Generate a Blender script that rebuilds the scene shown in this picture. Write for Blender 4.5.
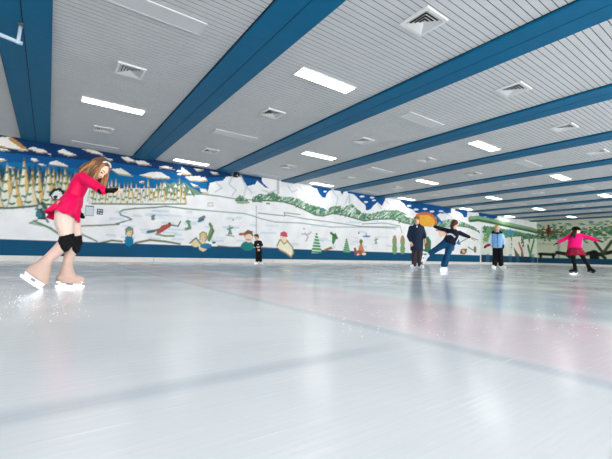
import bpy, bmesh, math, random
import numpy as np
from mathutils import Vector, Matrix

scene = bpy.context.scene
for o in list(bpy.data.objects):
    bpy.data.objects.remove(o)
COL = scene.collection

# ------------------------------------------------------------------ camera
FPX, YAW, PITCH, ROLL = 360.06, .6197, .0707, .0231
K, CAMH = 3.2, .362
ICE0 = -CAMH
cy_, sy_, cp_, sp_, cr_, sr_ = (math.cos(YAW), math.sin(YAW), math.cos(PITCH), math.sin(PITCH), math.cos(ROLL), math.sin(ROLL))
FW = Vector((sy_*cp_, cy_*cp_, sp_))
R0 = Vector((cy_, -sy_, 0)); U0 = R0.cross(FW)
RT = R0*cr_ + U0*sr_
UP = -R0*sr_ + U0*cr_
CAM = Vector((0, 0, CAMH))
cam_d = bpy.data.cameras.new('camera')
cam_d.sensor_width = 36; cam_d.sensor_fit = 'HORIZONTAL'; cam_d.lens = FPX*36/612
cam_d.clip_start = .02; cam_d.clip_end = 200
cam = bpy.data.objects.new('camera', cam_d); COL.objects.link(cam)
m = Matrix.Identity(4)
for i in range(3):
    m[i][0] = RT[i]; m[i][1] = UP[i]; m[i][2] = -FW[i]; m[i][3] = CAM[i]
cam.matrix_world = m
scene.camera = cam

# ------------------------------------------------------------------ world, exposure
LAMP_STRENGTH = 7.0
w = bpy.data.worlds.new('world'); scene.world = w; w.use_nodes = True
w.node_tree.nodes['Background'].inputs[0].default_value = (1, 1, 1, 1)
w.node_tree.nodes['Background'].inputs[1].default_value = 4.6
scene.view_settings.view_transform = 'Standard'
scene.view_settings.look = 'None'
scene.view_settings.gamma = 1
scene.view_settings.use_curve_mapping = False
scene.view_settings.exposure = 0.72
scene.cycles.use_denoising = True
scene.cycles.max_bounces = 10
scene.cycles.diffuse_bounces = 7
scene.cycles.sample_clamp_indirect = 6

# ------------------------------------------------------------------ dimensions
WALL_Y = 13.235          # mural wall
END_X = 33.15            # far end wall
CEIL_Z = CAMH + 3.2
BEAM_X0, BAY = -.478, 2.9574
BAND_LO, BAND_HI = .156, .598
WEST_X, SOUTH_Y = -9.0, -6.5

def ray(x, y):
    return FW + RT*((x-306)/FPX) - UP*((y-229.5)/FPX)
def on_z(x, y, z):
    d = ray(x, y); return CAM + d*((z-CAMH)/d.z)
def on_wall(x, y):
    d = ray(x, y); return CAM + d*(WALL_Y/d.y)
def on_end(x, y):
    d = ray(x, y); return CAM + d*(END_X/d.x)

# ------------------------------------------------------------------ materials
def lin(c):
    return tuple(((v/255)/12.92 if v/255 <= .04045 else ((v/255+.055)/1.055)**2.4) for v in c)
MATS = {}
def mat(name, rgb, rough=.6, spec=.5, noise=0, nscale=30, bump=0, bscale=80, metal=0, emit=0, sheen=0, coat=0):
    if name in MATS: return MATS[name]
    M = bpy.data.materials.new(name); M.use_nodes = True; N = M.node_tree.nodes; L = M.node_tree.links
    B = N['Principled BSDF']; c = lin(rgb)
    B.inputs['Base Color'].default_value = (*c, 1)
    B.inputs['Roughness'].default_value = rough
    B.inputs['Specular IOR Level'].default_value = spec
    B.inputs['Metallic'].default_value = metal
    if sheen:
        B.inputs['Sheen Weight'].default_value = sheen
        B.inputs['Sheen Tint'].default_value = (*lin([min(255, v*1.2+60) for v in rgb]), 1)
        B.inputs['Sheen Roughness'].default_value = .35
    if coat: B.inputs['Coat Weight'].default_value = coat
    if emit:
        B.inputs['Emission Color'].default_value = (*c, 1); B.inputs['Emission Strength'].default_value = emit
    tc = N.new('ShaderNodeTexCoord')
    if noise:
        t = N.new('ShaderNodeTexNoise'); t.inputs['Scale'].default_value = nscale; t.inputs['Detail'].default_value = 4
        L.new(tc.outputs['Object'], t.inputs['Vector'])
        r = N.new('ShaderNodeMapRange'); r.inputs[1].default_value = .3; r.inputs[2].default_value = .7
        r.inputs[3].default_value = 1-noise; r.inputs[4].default_value = 1+noise
        L.new(t.outputs['Fac'], r.inputs[0])
        v = N.new('ShaderNodeVectorMath'); v.operation = 'SCALE'; v.inputs[0].default_value = c
        L.new(r.outputs[0], v.inputs['Scale']); L.new(v.outputs[0], B.inputs['Base Color'])
    if bump:
        t = N.new('ShaderNodeTexNoise'); t.inputs['Scale'].default_value = bscale; t.inputs['Detail'].default_value = 5
        L.new(tc.outputs['Object'], t.inputs['Vector'])
        b = N.new('ShaderNodeBump'); b.inputs['Strength'].default_value = bump; b.inputs['Distance'].default_value = .01
        L.new(t.outputs['Fac'], b.inputs['Height']); L.new(b.outputs[0], B.inputs['Normal'])
    MATS[name] = M
    return M

mat('plank_paint', (203, 205, 206), .55, .3, .03, 3)
mat('ceiling_void', (14, 15, 17), .9, .1)
mat('beam_blue', (0, 98, 138), .5, .18, .05, 6)
mat('beam_groove', (4, 22, 38), .8)
mat('kick_white', (218, 216, 212), .5, .4, .05, 12)
mat('wall_white', (215, 218, 218), .7)
mat('fixture_white', (226, 226, 224), .45)
mat('frame_dark', (70, 74, 78), .6)
mat('diffuser_off', (208, 210, 211), .35)
mat('tube_lit', (255, 250, 240), .4, emit=LAMP_STRENGTH)
mat('vent_metal', (222, 223, 222), .4)
mat('vent_dark', (18, 19, 20), .8)
mat('pipe_grey', (186, 204, 216), .4)
mat('black_plastic', (16, 18, 20), .45)
mat('skin', (232, 186, 158), .5, .35, .03, 20)
mat('skin_pale', (240, 200, 176), .5, .35)
mat('velvet_pink', (222, 0, 80), .5, .2, .10, 9, .25, 25, sheen=.12)
mat('tights_cream', (214, 190, 178), .65, .2)
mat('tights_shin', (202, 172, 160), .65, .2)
mat('boot_cover', (192, 164, 150), .6, .25, .03, 20, .35, 22)
mat('blade_white', (244, 246, 250), .25, .6)
mat('steel', (215, 222, 230), .22, .8, metal=.8)
mat('knee_black', (10, 11, 14), .8, .2, bump=.3, bscale=60)
mat('glove_black', (12, 12, 15), .8, .2)
mat('hair_gold', (104, 66, 34), .45, .5, .35, 60, .5, 90)
mat('hair_gold_light', (160, 110, 62), .42, .5, .25, 60)
mat('hair_brown', (80, 48, 28), .5, .4, .2, 60)
mat('hair_dark', (38, 24, 20), .5, .4, .2, 60)
mat('hair_blond', (214, 160, 84), .45, .4, .2, 60)
mat('hair_sandy', (170, 112, 58), .5, .4, .2, 60)
mat('headband_white', (240, 240, 242), .5)
mat('eye_dark', (30, 22, 20), .3)
mat('lip_pink', (190, 104, 98), .5)
mat('brow_brown', (110, 76, 50), .7)
mat('coat_navy', (22, 38, 62), .75, .3, .2, 8, .5, 14)
mat('trouser_grey', (66, 58, 60), .8, .2, .1, 10, .4, 16)
mat('sweater_navy', (16, 22, 42), .8, .2, .1, 8, .4, 18)
mat('trouser_blue', (12, 66, 104), .75, .2, .12, 8, .5, 14)
mat('skate_white', (236, 238, 240), .35)
mat('jacket_blue', (128, 178, 226), .6, .3, .08, 8, .5, 14)
mat('jacket_pale', (196, 220, 242), .6, .3, .05, 8, .4, 14)
mat('trouser_black', (12, 13, 18), .8, .2, bump=.4, bscale=14)
mat('mitten_red', (150, 24, 44), .8)
mat('sweater_pink', (236, 8, 112), .75, .2, .06, 8, .35, 16)
mat('skirt_maroon', (148, 26, 56), .75, .2, .35, 26, .4, 30)
mat('kid_black', (20, 20, 24), .8, .2, .2, 10, .4, 16)
mat('paper_white', (205, 216, 222), .6)
mat('paper_print', (60, 92, 108), .6)
mat('sign_navy', (24, 50, 72), .5)
mat('letter_white', (228, 230, 236), .6)
mat('ice_chip', (245, 250, 255), .3, .6)

# ------------------------------------------------------------------ object helpers
def link(name, me, material=None, parent=None, kind=None):
    o = bpy.data.objects.new(name, me); COL.objects.link(o)
    if material is not None:
        if isinstance(material, str): material = MATS[material]
        me.materials.clear(); me.materials.append(material)
    if parent is not None: o.parent = parent
    if kind: o['kind'] = kind
    return o
def tag(o, label, cat, group=None):
    o['label'] = label; o['category'] = cat
    if group: o['group'] = group
    return o
def empty(name, loc, label, cat, group=None):
    o = bpy.data.objects.new(name, None); COL.objects.link(o); o.location = loc; o.empty_display_size = .1
    return tag(o, label, cat, group)
def mesh_from(name, verts, faces, smooth=False):
    me = bpy.data.meshes.new(name); me.from_pydata([tuple(v) for v in verts], [], [tuple(f) for f in faces]); me.update()
    if smooth:
        for p in me.polygons: p.use_smooth = True
    return me
class MB:
    """collects closed shapes for ONE mesh"""
    def __init__(s): s.v = []; s.f = []
    def add(s, vs, fs):
        n = len(s.v); s.v += [Vector(v) for v in vs]; s.f += [tuple(i+n for i in f) for f in fs]; return s
    def box(s, a, b):
        x0, y0, z0 = a; x1, y1, z1 = b
        return s.add([(x0,y0,z0),(x1,y0,z0),(x1,y1,z0),(x0,y1,z0),(x0,y0,z1),(x1,y0,z1),(x1,y1,z1),(x0,y1,z1)],
                     [(0,3,2,1),(4,5,6,7),(0,1,5,4),(1,2,6,5),(2,3,7,6),(3,0,4,7)])
    def obox(s, c, ax, ay, az):
        c = Vector(c); ax, ay, az = Vector(ax), Vector(ay), Vector(az); vs = []
        for k in (-1, 1):
            for (i, j) in ((-1,-1),(1,-1),(1,1),(-1,1)): vs.append(c+ax*i+ay*j+az*k)
        return s.add(vs, [(0,3,2,1),(4,5,6,7),(0,1,5,4),(1,2,6,5),(2,3,7,6),(3,0,4,7)])
    def cap(s, p0, r0, p1=None, r1=None, n=12):
        """tapered capsule"""
        p0 = Vector(p0); p1 = Vector(p1) if p1 is not None else p0.copy(); r1 = r0 if r1 is None else r1
        d = p1-p0; L = d.length
        d = d/L if L > 1e-6 else Vector((0, 0, 1))
        a = d.orthogonal().normalized(); b = d.cross(a)
        rings = []
        for k in range(1, 5):
            t = -math.pi/2 + k*math.pi/8; rings.append((p0+d*r0*math.sin(t), r0*math.cos(t)))
        for k in range(0, 4):
            t = k*math.pi/8; rings.append((p1+d*r1*math.sin(t), r1*math.cos(t)))
        return s._rings([(c, a*r, b*r) for c, r in rings], n, p0-d*r0, p1+d*r1)
    def _rings(s, rings, n, e0, e1, wave=None):
        vs = []; fs = []
        for ri, (c, a, b) in enumerate(rings):
            for k in range(n):
                t = 2*math.pi*k/n; q = 1 if wave is None else wave(ri, t)
                vs.append(c+(a*math.cos(t)+b*math.sin(t))*q)
        for i in range(len(rings)-1):
            for k in range(n):
                k2 = (k+1) % n; fs.append((i*n+k, i*n+k2, (i+1)*n+k2, (i+1)*n+k))
        i0 = len(vs); vs += [e0, e1]; m_ = (len(rings)-1)*n
        for k in range(n):
            k2 = (k+1) % n; fs.append((i0, k2, k)); fs.append((i0+1, m_+k, m_+k2))
        return s.add(vs, fs)
    def loft(s, rings, n=20, wave=None):
        rings = [(Vector(c), Vector(a), Vector(b)) for c, a, b in rings]
        return s._rings(rings, n, rings[0][0], rings[-1][0], wave)
    def ell(s, c, ax, ay, az, n=14):
        c = Vector(c); ax, ay, az = Vector(ax), Vector(ay), Vector(az); rings = []
        for k in range(1, 10):
            t = -math.pi/2+k*math.pi/10; rings.append((c+az*math.sin(t), ax*math.cos(t), ay*math.cos(t)))
        return s._rings(rings, n, c-az, c+az)
    def tube(s, pts, rs, n=6):
        pts = [Vector(p) for p in pts]; rings = []
        a = None
        for i, p in enumerate(pts):
            d = (pts[min(i+1, len(pts)-1)]-pts[max(i-1, 0)]).normalized()
            a = d.orthogonal().normalized() if a is None else (a-d*a.dot(d)).normalized()
            b = d.cross(a); r = rs[i] if hasattr(rs, '__len__') else rs
            rings.append((p, a*r, b*r))
        return s._rings(rings, n, pts[0], pts[-1])
    def mesh(s, name, smooth=True): return mesh_from(name, s.v, s.f, smooth)
    def build(s, name, material, parent=None, smooth=True, kind=None):
        return link(name, s.mesh(name, smooth), material, parent, kind)
def remeshed(mb, voxel, smooth=3):
    """one continuous surface around the collected shapes"""
    me = mb.mesh('tmp', True); bm = bmesh.new(); bm.from_mesh(me)
    bmesh.ops.recalc_face_normals(bm, faces=bm.faces); bm.to_mesh(me); bm.free()
    o = bpy.data.objects.new('tmp', me); COL.objects.link(o)
    r = o.modifiers.new('r', 'REMESH'); r.mode = 'VOXEL'; r.voxel_size = voxel; r.use_smooth_shade = True
    if smooth:
        q = o.modifiers.new('s', 'SMOOTH'); q.factor = .5; q.iterations = smooth
    dg = bpy.context.evaluated_depsgraph_get(); dg.update()
    out = bpy.data.meshes.new_from_object(o.evaluated_get(dg))
    bpy.data.objects.remove(o); bpy.data.meshes.remove(me)
    vs = [v.co.copy() for v in out.vertices]; fs = [tuple(p.vertices) for p in out.polygons]
    bpy.data.meshes.remove(out)
    R = MB(); R.v = vs; R.f = fs
    return R

# ------------------------------------------------------------------ painted walls (a raster of paint cells per wall)
class Paint:
    def __init__(s, u0, u1, z0, z1, du, dz, to_uz):
        s.nu = int(round((u1-u0)/du)); s.nz = int(round((z1-z0)/dz)); s.u0, s.z0 = u0, z0
        s.du = (u1-u0)/s.nu; s.dz = (z1-z0)/s.nz
        s.C = np.zeros((s.nz+1, s.nu+1, 3)); s.U = u0+np.arange(s.nu+1)*s.du; s.Z = z0+np.arange(s.nz+1)*s.dz
        s.px = to_uz
    def fill(s, c): s.C[:] = lin(c)
    def _win(s, us, zs, pad=0):
        i0 = max(0, int((min(us)-pad-s.u0)/s.du)); i1 = min(s.nu, int((max(us)+pad-s.u0)/s.du)+1)
        j0 = max(0, int((min(zs)-pad-s.z0)/s.dz)); j1 = min(s.nz, int((max(zs)+pad-s.z0)/s.dz)+1)
        return i0, i1, j0, j1
    def poly_uz(s, P, c, a=1.0):
        us = [p[0] for p in P]; zs = [p[1] for p in P]; i0, i1, j0, j1 = s._win(us, zs)
        if i1 < i0 or j1 < j0: return
        X, Y = np.meshgrid(s.U[i0:i1+1], s.Z[j0:j1+1]); ins = np.zeros(X.shape, bool)
        n = len(P)
        for k in range(n):
            x0, y0 = P[k]; x1, y1 = P[(k+1) % n]
            if y0 == y1: continue
            cnd = ((y0 > Y) != (y1 > Y)) & (X < (x1-x0)*(Y-y0)/(y1-y0)+x0); ins ^= cnd
        S = s.C[j0:j1+1, i0:i1+1]; S[ins] = S[ins]*(1-a)+np.array(lin(c))*a
    def poly(s, P, c, a=1.0): s.poly_uz([s.px(*p) for p in P], c, a)
    def line_uz(s, P, c, r=.02, a=1.0):
        for k in range(len(P)-1):
            (x0, y0), (x1, y1) = P[k], P[k+1]; i0, i1, j0, j1 = s._win((x0, x1), (y0, y1), r+.03)
            if i1 < i0 or j1 < j0: continue
            X, Y = np.meshgrid(s.U[i0:i1+1], s.Z[j0:j1+1]); dx, dy = x1-x0, y1-y0; L = dx*dx+dy*dy+1e-9
            t = np.clip(((X-x0)*dx+(Y-y0)*dy)/L, 0, 1); d = np.hypot(X-x0-t*dx, Y-y0-t*dy)
            al = np.clip((r+s.du*.5-d)/s.du, 0, 1)[..., None]*a
            S = s.C[j0:j1+1, i0:i1+1]; S[:] = S*(1-al)+np.array(lin(c))*al
    def line(s, P, c, r=.02, a=1.0): s.line_uz([s.px(*p) for p in P], c, r, a)
    def ell(s, x, y, rx, ry, c, a=1.0, rot=0):
        """ellipse given in picture pixels of the survey photograph"""
        s.poly([(x+rx*math.cos(t)*math.cos(rot)-ry*math.sin(t)*math.sin(rot), y+rx*math.cos(t)*math.sin(rot)+ry*math.sin(t)*math.cos(rot))
                for t in [k*math.pi/8 for k in range(16)]], c, a)
    def build(s, name, pt, material, flip):
        nu, nz = s.nu+1, s.nz+1
        V = np.array([pt(u, z) for z in s.Z for u in s.U], dtype=np.float32)
        idx = np.arange(nu*nz).reshape(nz, nu)
        a, b, c, d = idx[:-1, :-1], idx[:-1, 1:], idx[1:, 1:], idx[1:, :-1]
        F = np.stack([a, d, c, b] if flip else [a, b, c, d], -1).reshape(-1)
        me = bpy.data.meshes.new(name); nf = (nu-1)*(nz-1)
        me.vertices.add(len(V)); me.vertices.foreach_set('co', V.ravel())
        me.loops.add(nf*4); me.loops.foreach_set('vertex_index', F.astype(np.int32))
        me.polygons.add(nf); me.polygons.foreach_set('loop_start', np.arange(0, nf*4, 4, dtype=np.int32))
        me.update(calc_edges=True)
        at = me.color_attributes.new('paint', 'FLOAT_COLOR', 'POINT')
        at.data.foreach_set('color', np.concatenate([s.C.reshape(-1, 3), np.ones((nu*nz, 1))], 1).astype(np.float32).ravel())
        return link(name, me, material, None, 'structure')

M = bpy.data.materials.new('mural_paint'); M.use_nodes = True; N = M.node_tree.nodes; L = M.node_tree.links
B = N['Principled BSDF']; B.inputs['Roughness'].default_value = .6; B.inputs['Specular IOR Level'].default_value = .15
a_ = N.new('ShaderNodeAttribute'); a_.attribute_name = 'paint'
t_ = N.new('ShaderNodeTexNoise'); t_.inputs['Scale'].default_value = 2.2; t_.inputs['Detail'].default_value = 6
tc = N.new('ShaderNodeTexCoord'); L.new(tc.outputs['Object'], t_.inputs['Vector'])
r_ = N.new('ShaderNodeMapRange'); r_.inputs[1].default_value = .3; r_.inputs[2].default_value = .7; r_.inputs[3].default_value = .93; r_.inputs[4].default_value = 1.05
L.new(t_.outputs['Fac'], r_.inputs[0])
v_ = N.new('ShaderNodeVectorMath'); v_.operation = 'SCALE'; L.new(a_.outputs['Color'], v_.inputs[0]); L.new(r_.outputs[0], v_.inputs['Scale'])
L.new(v_.outputs[0], B.inputs['Base Color']); MATS['mural_paint'] = M

def wall_uz(x, y):
    p = on_wall(x, y); return (p.x, p.z)
def end_uz(x, y):
    p = on_end(x, y); return (p.y, p.z)

rnd = random.Random(7)
WHITE = (238, 239, 240); OUT = (60, 78, 70)
P = Paint(WEST_X, END_X, 0, CEIL_Z+.05, .026, .026, wall_uz)
P.fill(WHITE)
X = lambda x, y: wall_uz(x, y)
# --- sky
DEEP, MID, LITE = (0, 50, 98), (0, 84, 142), (0, 120, 174)
P.poly_uz([(WEST_X, 1.9), (WEST_X, 3.7)] + [X(262, 170)] + [X(p, q) for p, q in [(261,178.5),(263,183),(269,188.5),(262,186.5),(254,184.5),(247,186.2),(241,176.3),(233,174.6),(227,175.7),(223,180.7),(216,181.5),(209.8,183),(207.6,192.7),(200,194),(187,191),(150,188),(110,189),(60,186),(0,176)]], MID)
P.poly([(-90,118),(-90,140),(0,152),(60,158),(110,162),(170,171),(207,178),(236,176),(262,180),(262,165),(150,150),(0,128)], DEEP)
P.poly([(-20,160),(40,164),(100,171),(160,177),(207,183),(206,193),(150,187),(60,182),(0,176)], LITE, .55)
P.poly([(254,186.5),(257,180.5),(261,184),(266,188)], WHITE)
for pts in ([(311,184),(312,186.7),(317,189),(319,193.5),(322.5,197.5),(325.5,197.8),(326.5,194),(329,191),(332,189.3),(332,184)],
            [(339,186),(341,192.6),(342.5,194.8),(344,191),(346,187)],
            [(346,188),(347.8,193),(354,194.5),(360,200.4),(365.4,205),(366,210.5),(370,209.6),(374,205),(377.4,202.2),(382,206),(384,202),(385.5,198.5),(386,193)],
            [(398,194),(401,201.4),(404.5,204),(406,207),(412.7,209.6),(416,213),(424,213.5),(430,216.5),(435,220),(439,225),(444,225),(441,220.6),(436,216),(439,213.5),(446,213.5),(451,213),(451,200)],
            [(456,205),(455,211),(459,212),(462,214),(464,217.5),(467,217),(468,205)],
            [(478,208),(479,215.6),(483,217.5),(492,219.5),(497,218),(498,210)]):
    P.poly(pts, (0, 80, 142))
P.poly([(320,208),(323,208),(328,211),(325,213.4),(320.5,211)], (40,120,180))
for x, y, rx, ry in [(352,195.5,2.4,1),(362,196.5,2.5,1),(372,197.5,2.4,1),(357,199.5,2,1),(366,202,2.2,1),(374,200.3,2,.8),(409,205.8,2.5,1),(416,209.5,2.6,1.1),(425,209,2.4,1),(432,211.5,2.4,1),(441,211.2,2.5,1),(437,217.5,1.6,1),(315.5,188.5,1.5,.6),(325,191.5,1.6,.8),(485,217,1.5,.7)]:
    P.ell(x, y, rx, ry, (228, 234, 238))
# --- clouds with tan undersides
TAN = (206, 178, 128)
def cloud(pts, tan=True):
    if tan:
        P.poly([(x+1.0, y+1.3) for x, y in pts], TAN, .8)
    P.poly(pts, (232, 232, 224))
cloud([(-60,128),(-30,130),(0,137),(11,136.6),(19,142),(28,149.6),(22,150),(0,145.6),(-60,139)])
P.poly([(11,136.6),(19,142),(28,149.6),(22,149),(15,144),(8,139)], (190,140,80))
for c in ([(28,148),(33,147),(43,149.5),(47.5,152),(38,152)], [(47.5,153.5),(52,154.5),(49,155)],
          [(56.5,151.3),(60,150),(63,148.8),(68,151.3),(76,154.6),(68,155)], [(29.6,158.6),(33,157.8),(38.6,159.8),(34,161)],
          [(-5,157.5),(6,159),(0,160.3)], [(38,163.4),(45,164.2),(41,165)], [(48,163.2),(52,161.6),(56,160.4),(63,163.3),(69,166.5),(57,165)],
          [(82,149),(88,149),(95,150.2),(104,154.8),(93,152.7)], [(-5,147.8),(9,149.5),(2,150)],
          [(104,157.2),(113.5,159.4),(108,159.6)], [(120.5,156.6),(128,157),(136,161.3),(126,160.6)],
          [(111,169),(121,168.3),(131.6,175),(118,173.4)], [(135,160.7),(143.5,160.7),(151,164.5),(137.5,163.8)],
          [(140,175),(147,173),(153,171.8),(161,172.2),(170,177.6),(154,177.8)], [(158,166.9),(166,165.7),(175,168.8)],
          [(177,172),(179,169),(182,166.9),(186,170),(191.5,174.2),(182,173.6)], [(184.5,176.5),(200,176),(203,180.8),(190,180)],
          [(193,168),(203.5,169.3),(197,170.5)], [(190,182.5),(199,186),(193,186)], [(200,188.5),(206,189),(208,192.6),(201,192)],
          [(210,171.5),(219,173.2),(213,173.8)], [(200,177.5),(205,177),(207,180),(201,180.5)], [(228,172.5),(240,174),(233,174.3)],
          [(8,166),(16,167.5),(10,168)], [(138.5,181),(145,181.5),(140,182.5)]):
    cloud(c)
P.poly([(177,160),(181,160.6),(181,176),(177,175.4)], (10,66,122)); P.ell(179,171,2.3,1.2,WHITE); P.ell(179.4,174.2,2.5,1,WHITE)
# --- hazy green mountains behind the small firs
P.poly([(158,187),(165,181),(169,184),(176,182),(180,185),(184,181.6),(190,187),(196,190),(203,194.5),(180,196),(150,196)], (120,150,130))
for x, y in ((165,182),(176,183),(184,182.6),(171,187),(190,189)):
    P.poly([(x,y),(x+1.6,y+5),(x-2.2,y+4)], WHITE); P.line([(x,y),(x+4,y+7)], (70,110,86), .02)
# --- snow field edges
P.poly([(-140,150),(0,206),(25,207),(62,205),(94,203),(140,203),(186,203.4),(200,195),(220,196),(240,200),(240,245),(-200,245)], WHITE)
# --- firs
def fir(x, yb, h, wd, tone):
    """px base centre, height, half width; painted fir: snowy left side, tan right side, short green boughs"""
    j = lambda a: rnd.uniform(-a, a)
    tip = (x+j(.4), yb-h); lw = .018 if x < 90 else .013
    P.poly([tip, (x-wd*.45, yb-h*.5), (x-wd, yb), (x+wd, yb), (x+wd*.5, yb-h*.5)], (228,228,214))
    P.poly([tip, (x+wd*.1, yb-h*.35), (x+wd*.35, yb), (x+wd, yb), (x+wd*.5, yb-h*.5)], (222,186,118) if tone < .6 else (222,212,176))
    n = max(2, int(h/(9 if x < 90 else 8)))
    for k in range(n):
        t = (k+1)/(n+.6); yy = yb-h*(1-t)+j(.6); ww = wd*t*.8; q = rnd.choice((-1, -1, 1))
        if q < 0: P.line([(x-ww, yy), (x-ww*.5, yy+.9), (x-ww*.1, yy-.1)], (64,124,96), lw*1.5)
        else: P.line([(x-ww*.3, yy+.2), (x+ww*.2, yy+1.1), (x+ww*.7, yy)], (78,126,92), lw*1.5)
    P.line([tip, (x-wd*.45, yb-h*.5), (x-wd, yb)], (80,104,92), lw*.7, .7); P.line([tip, (x+wd*.5, yb-h*.5), (x+wd, yb)], (116,104,70), lw*.7, .7)
for k in range(56):
    x = -60+k*2.4+rnd.uniform(-1, 1); P.line([(x,192),(x, 168+rnd.uniform(-4,4)+max(0,(x-30))*.08)], (24,66,84), .022)
for k in range(20):
    x = -58+k*7.0+rnd.uniform(-1.5, 1.5); fir(x, 199+rnd.uniform(-3, 1), 27+rnd.uniform(-2, 5)-max(0, x-40)*.06, 5.2, rnd.random())
for k in range(17):
    x = -58+k*7.6+rnd.uniform(-2, 2); fir(x, 205+rnd.uniform(-2, 1), 29+rnd.uniform(-3, 6)-max(0, x-60)*.1, 6.4, rnd.random())
for x, yb, h, wd in [(24,201,43,8),(7,205,42,8.5),(38,204,36,7.5),(49,205,38,8),(65,203,36,6.5),(-20,207,44,9),(-40,206,40,9),(15,208.5,30,8.5),(31,207,30,7.5),(-4,209,30,8),(57,206,24,6.5),(95,204,22,6),(102,203.5,25,6)]:
    fir(x, yb, h, wd, rnd.choice((.3, .8)))
for k in range(24):
    x = 92+k*4.0+rnd.uniform(-1, 1); t = (x-92)/95
    fir(x, 203.5+rnd.uniform(-3, .4), 24-8*t+rnd.uniform(-4, 4)+(5 if k % 4 == 2 else 0), 3.9-.8*t, rnd.random())
P.line([(-40,209),(0,208),(12,208),(30,206.5),(48,204.5),(62,205)], (84,104,84), .03)
P.line([(92,203.8),(120,204),(150,204.2),(186,204)], (110,126,104), .025)
# --- painted creature and skier behind the near skater
for r, c in ((7,(30,48,48)),(5.6,WHITE)): P.ell(57, 195, r, r*.75, c)
P.line([(50,195),(54,190),(60,189),(64,193)], (20,34,36), .035); P.ell(55.5,197,2,1.6,(30,50,54))
P.poly([(36,206),(43,201),(47,208),(45,220),(38,219)], (36,84,96)); P.ell(39,214,3.5,4,(60,120,130)); P.line([(34,221),(50,228),(62,236)], (90,130,100), .03)
P.line([(38,200),(42,212),(48,222)], (50,70,60), .025); P.line([(36,209),(40,205),(44,210)], (110,150,150), .03); P.line([(44,203),(50,215)], (90,96,60), .03); P.ell(40,207,2,1.8,(210,206,180)); P.line([(37,220),(30,223),(44,226)], (120,150,120), .02)
# --- shore lines
GL = (96,122,104)
P.line([(200,210),(185.5,208.7),(166,206.3),(154.4,207.5),(135,208.5),(123,210),(119.5,212),(121,215.2),(128,217.4),(131.5,219.3),(124,221.6),(116,223.8),(118,224.6)], GL, .022)
P.line([(62,227.5),(80,226),(100,225.4),(119,224.2)], (90,112,90), .022)
P.line([(70,226),(82,234.5),(90,238),(97,241.5)], (86,104,84), .02)
P.line([(200,210),(224,212),(243.5,213.4),(252,215.6),(262,219),(275,222),(300,223),(330,227),(360,227),(395,228)], (140,156,156), .02)
P.line([(200,194),(218,196),(236,199),(252,200),(262,202.6)], (110,140,120), .02)
P.line([(258,213),(285,216),(284,212.6),(300,214.6)], (120,140,124), .02); P.line([(285,215),(306,219),(330,222),(362,226.5),(398,227)], (130,146,146), .02)
P.line([(362,224),(385,223),(400,226),(402,233)], (120,140,130), .02)
P.line([(100,243),(112,240.5),(122,241.5)], (110,110,80), .03); P.line([(135,243),(150,240),(165,241.5),(180,244)], (110,120,90), .035)
P.line([(218,246),(232,247.5),(244,247)], (140,120,90), .03); P.line([(262,247.5),(275,248.5),(285,247)], (150,130,100), .03); P.line([(305,251),(320,251.5),(334,248)], (130,150,110), .03)
for k in range(60):      # pale blue strokes in the snow
    x = rnd.uniform(90, 400); y0 = 206+(x-90)*.04+rnd.uniform(2, 30); ll = rnd.uniform(4, 16)
    P.line([(x, y0), (x+ll, y0+rnd.uniform(0, 1.4))], (176,206,222), rnd.uniform(.02,.05), .5)
# --- green mountain band
def crag(up, lo, seed):
    r2 = random.Random(seed); P.poly(up+lo[::-1], (118,156,130))
    def yat(Lp, x):
        for (x0, y0), (x1, y1) in zip(Lp, Lp[1:]):
            if x0 <= x <= x1: return y0+(y1-y0)*(x-x0)/(x1-x0+1e-9)
        return Lp[-1][1]
    x = up[0][0]
    while x < up[-1][0]:
        a, b = yat(up, x), yat(lo, x); hh = b-a; y0 = a+r2.uniform(-.06, .6)*hh; ln = r2.uniform(.2, .45)*hh; sl = r2.choice((-1, 1))*r2.uniform(.15, .45)*hh
        P.line([(x, y0), (x+sl, y0+ln)], r2.choice([(66,116,84),(84,134,98),(66,112,84),(226,234,228),(104,150,116),(170,198,176)]), r2.uniform(.012, .04), .9)
        x += .16
    P.line(lo, (84,116,92), .03)
crag([(253,198),(260,194.5),(266,195.5),(272,191),(278,195.5),(282,197.5),(290,197.5),(300,199.5),(307,204),(317,206.3),(323,210)], [(253,201.5),(266,200.5),(282,201.5),(293,204.5),(305,210),(315,215),(323,216)], 3)
crag([(323,210),(328,211.5),(331,207),(340,206),(344,207.7),(352.4,204),(359,212.4),(364.4,213.3),(371,214.3),(377.4,212.4),(385,210.5),(395,210),(401,211.5),(406,217),(412.7,219)], [(323,216),(333,213.3),(344,215.2),(357,219),(364.4,221),(374,219.3),(393,219),(403,222.7),(412,224.5)], 4)
crag([(236,199.5),(240,195),(247,199.8)], [(236,200.5),(242,201),(247,201)], 5)
crag([(412,219),(422,221),(440,222),(450,219),(458,219.8),(466,223.6),(474,226.6),(480,232),(489,237)], [(412,224),(430,226),(450,227),(459,226),(468,227.4),(477,231),(488,238.5)], 6)
P.ell(243,202.5,7,1.4,(150,170,150)); P.ell(268,203.5,2.2,1.2,(120,170,120))
for x0, y0, x1, y1 in ((208,203,213,206),(355,215,358,216)): P.line([(x0,y0),(x1,y0),(x1,y1),(x0,y1),(x0,y0)], (200,196,180), .02)
for pts in ([(233,175),(229,184),(236,190),(232,196)],[(241,176),(246,188),(244,196)],[(247,187),(252,193)],[(288,186),(292,192),(297,190)],[(300,187),(307,197),(303,203)],[(332,190),(338,198),(336,205)],[(349,195),(345,204)],[(385,200),(391,206),(388,211)],[(378,203),(381,209)],[(216,182),(222,188),(215,192)],[(262,190),(270,193),(276,190)],[(443,212),(452,217),(450,222)],[(470,214),(476,221)],[(398,204),(403,210)]):
    P.line(pts, (196,202,210), .03, .8)
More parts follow.
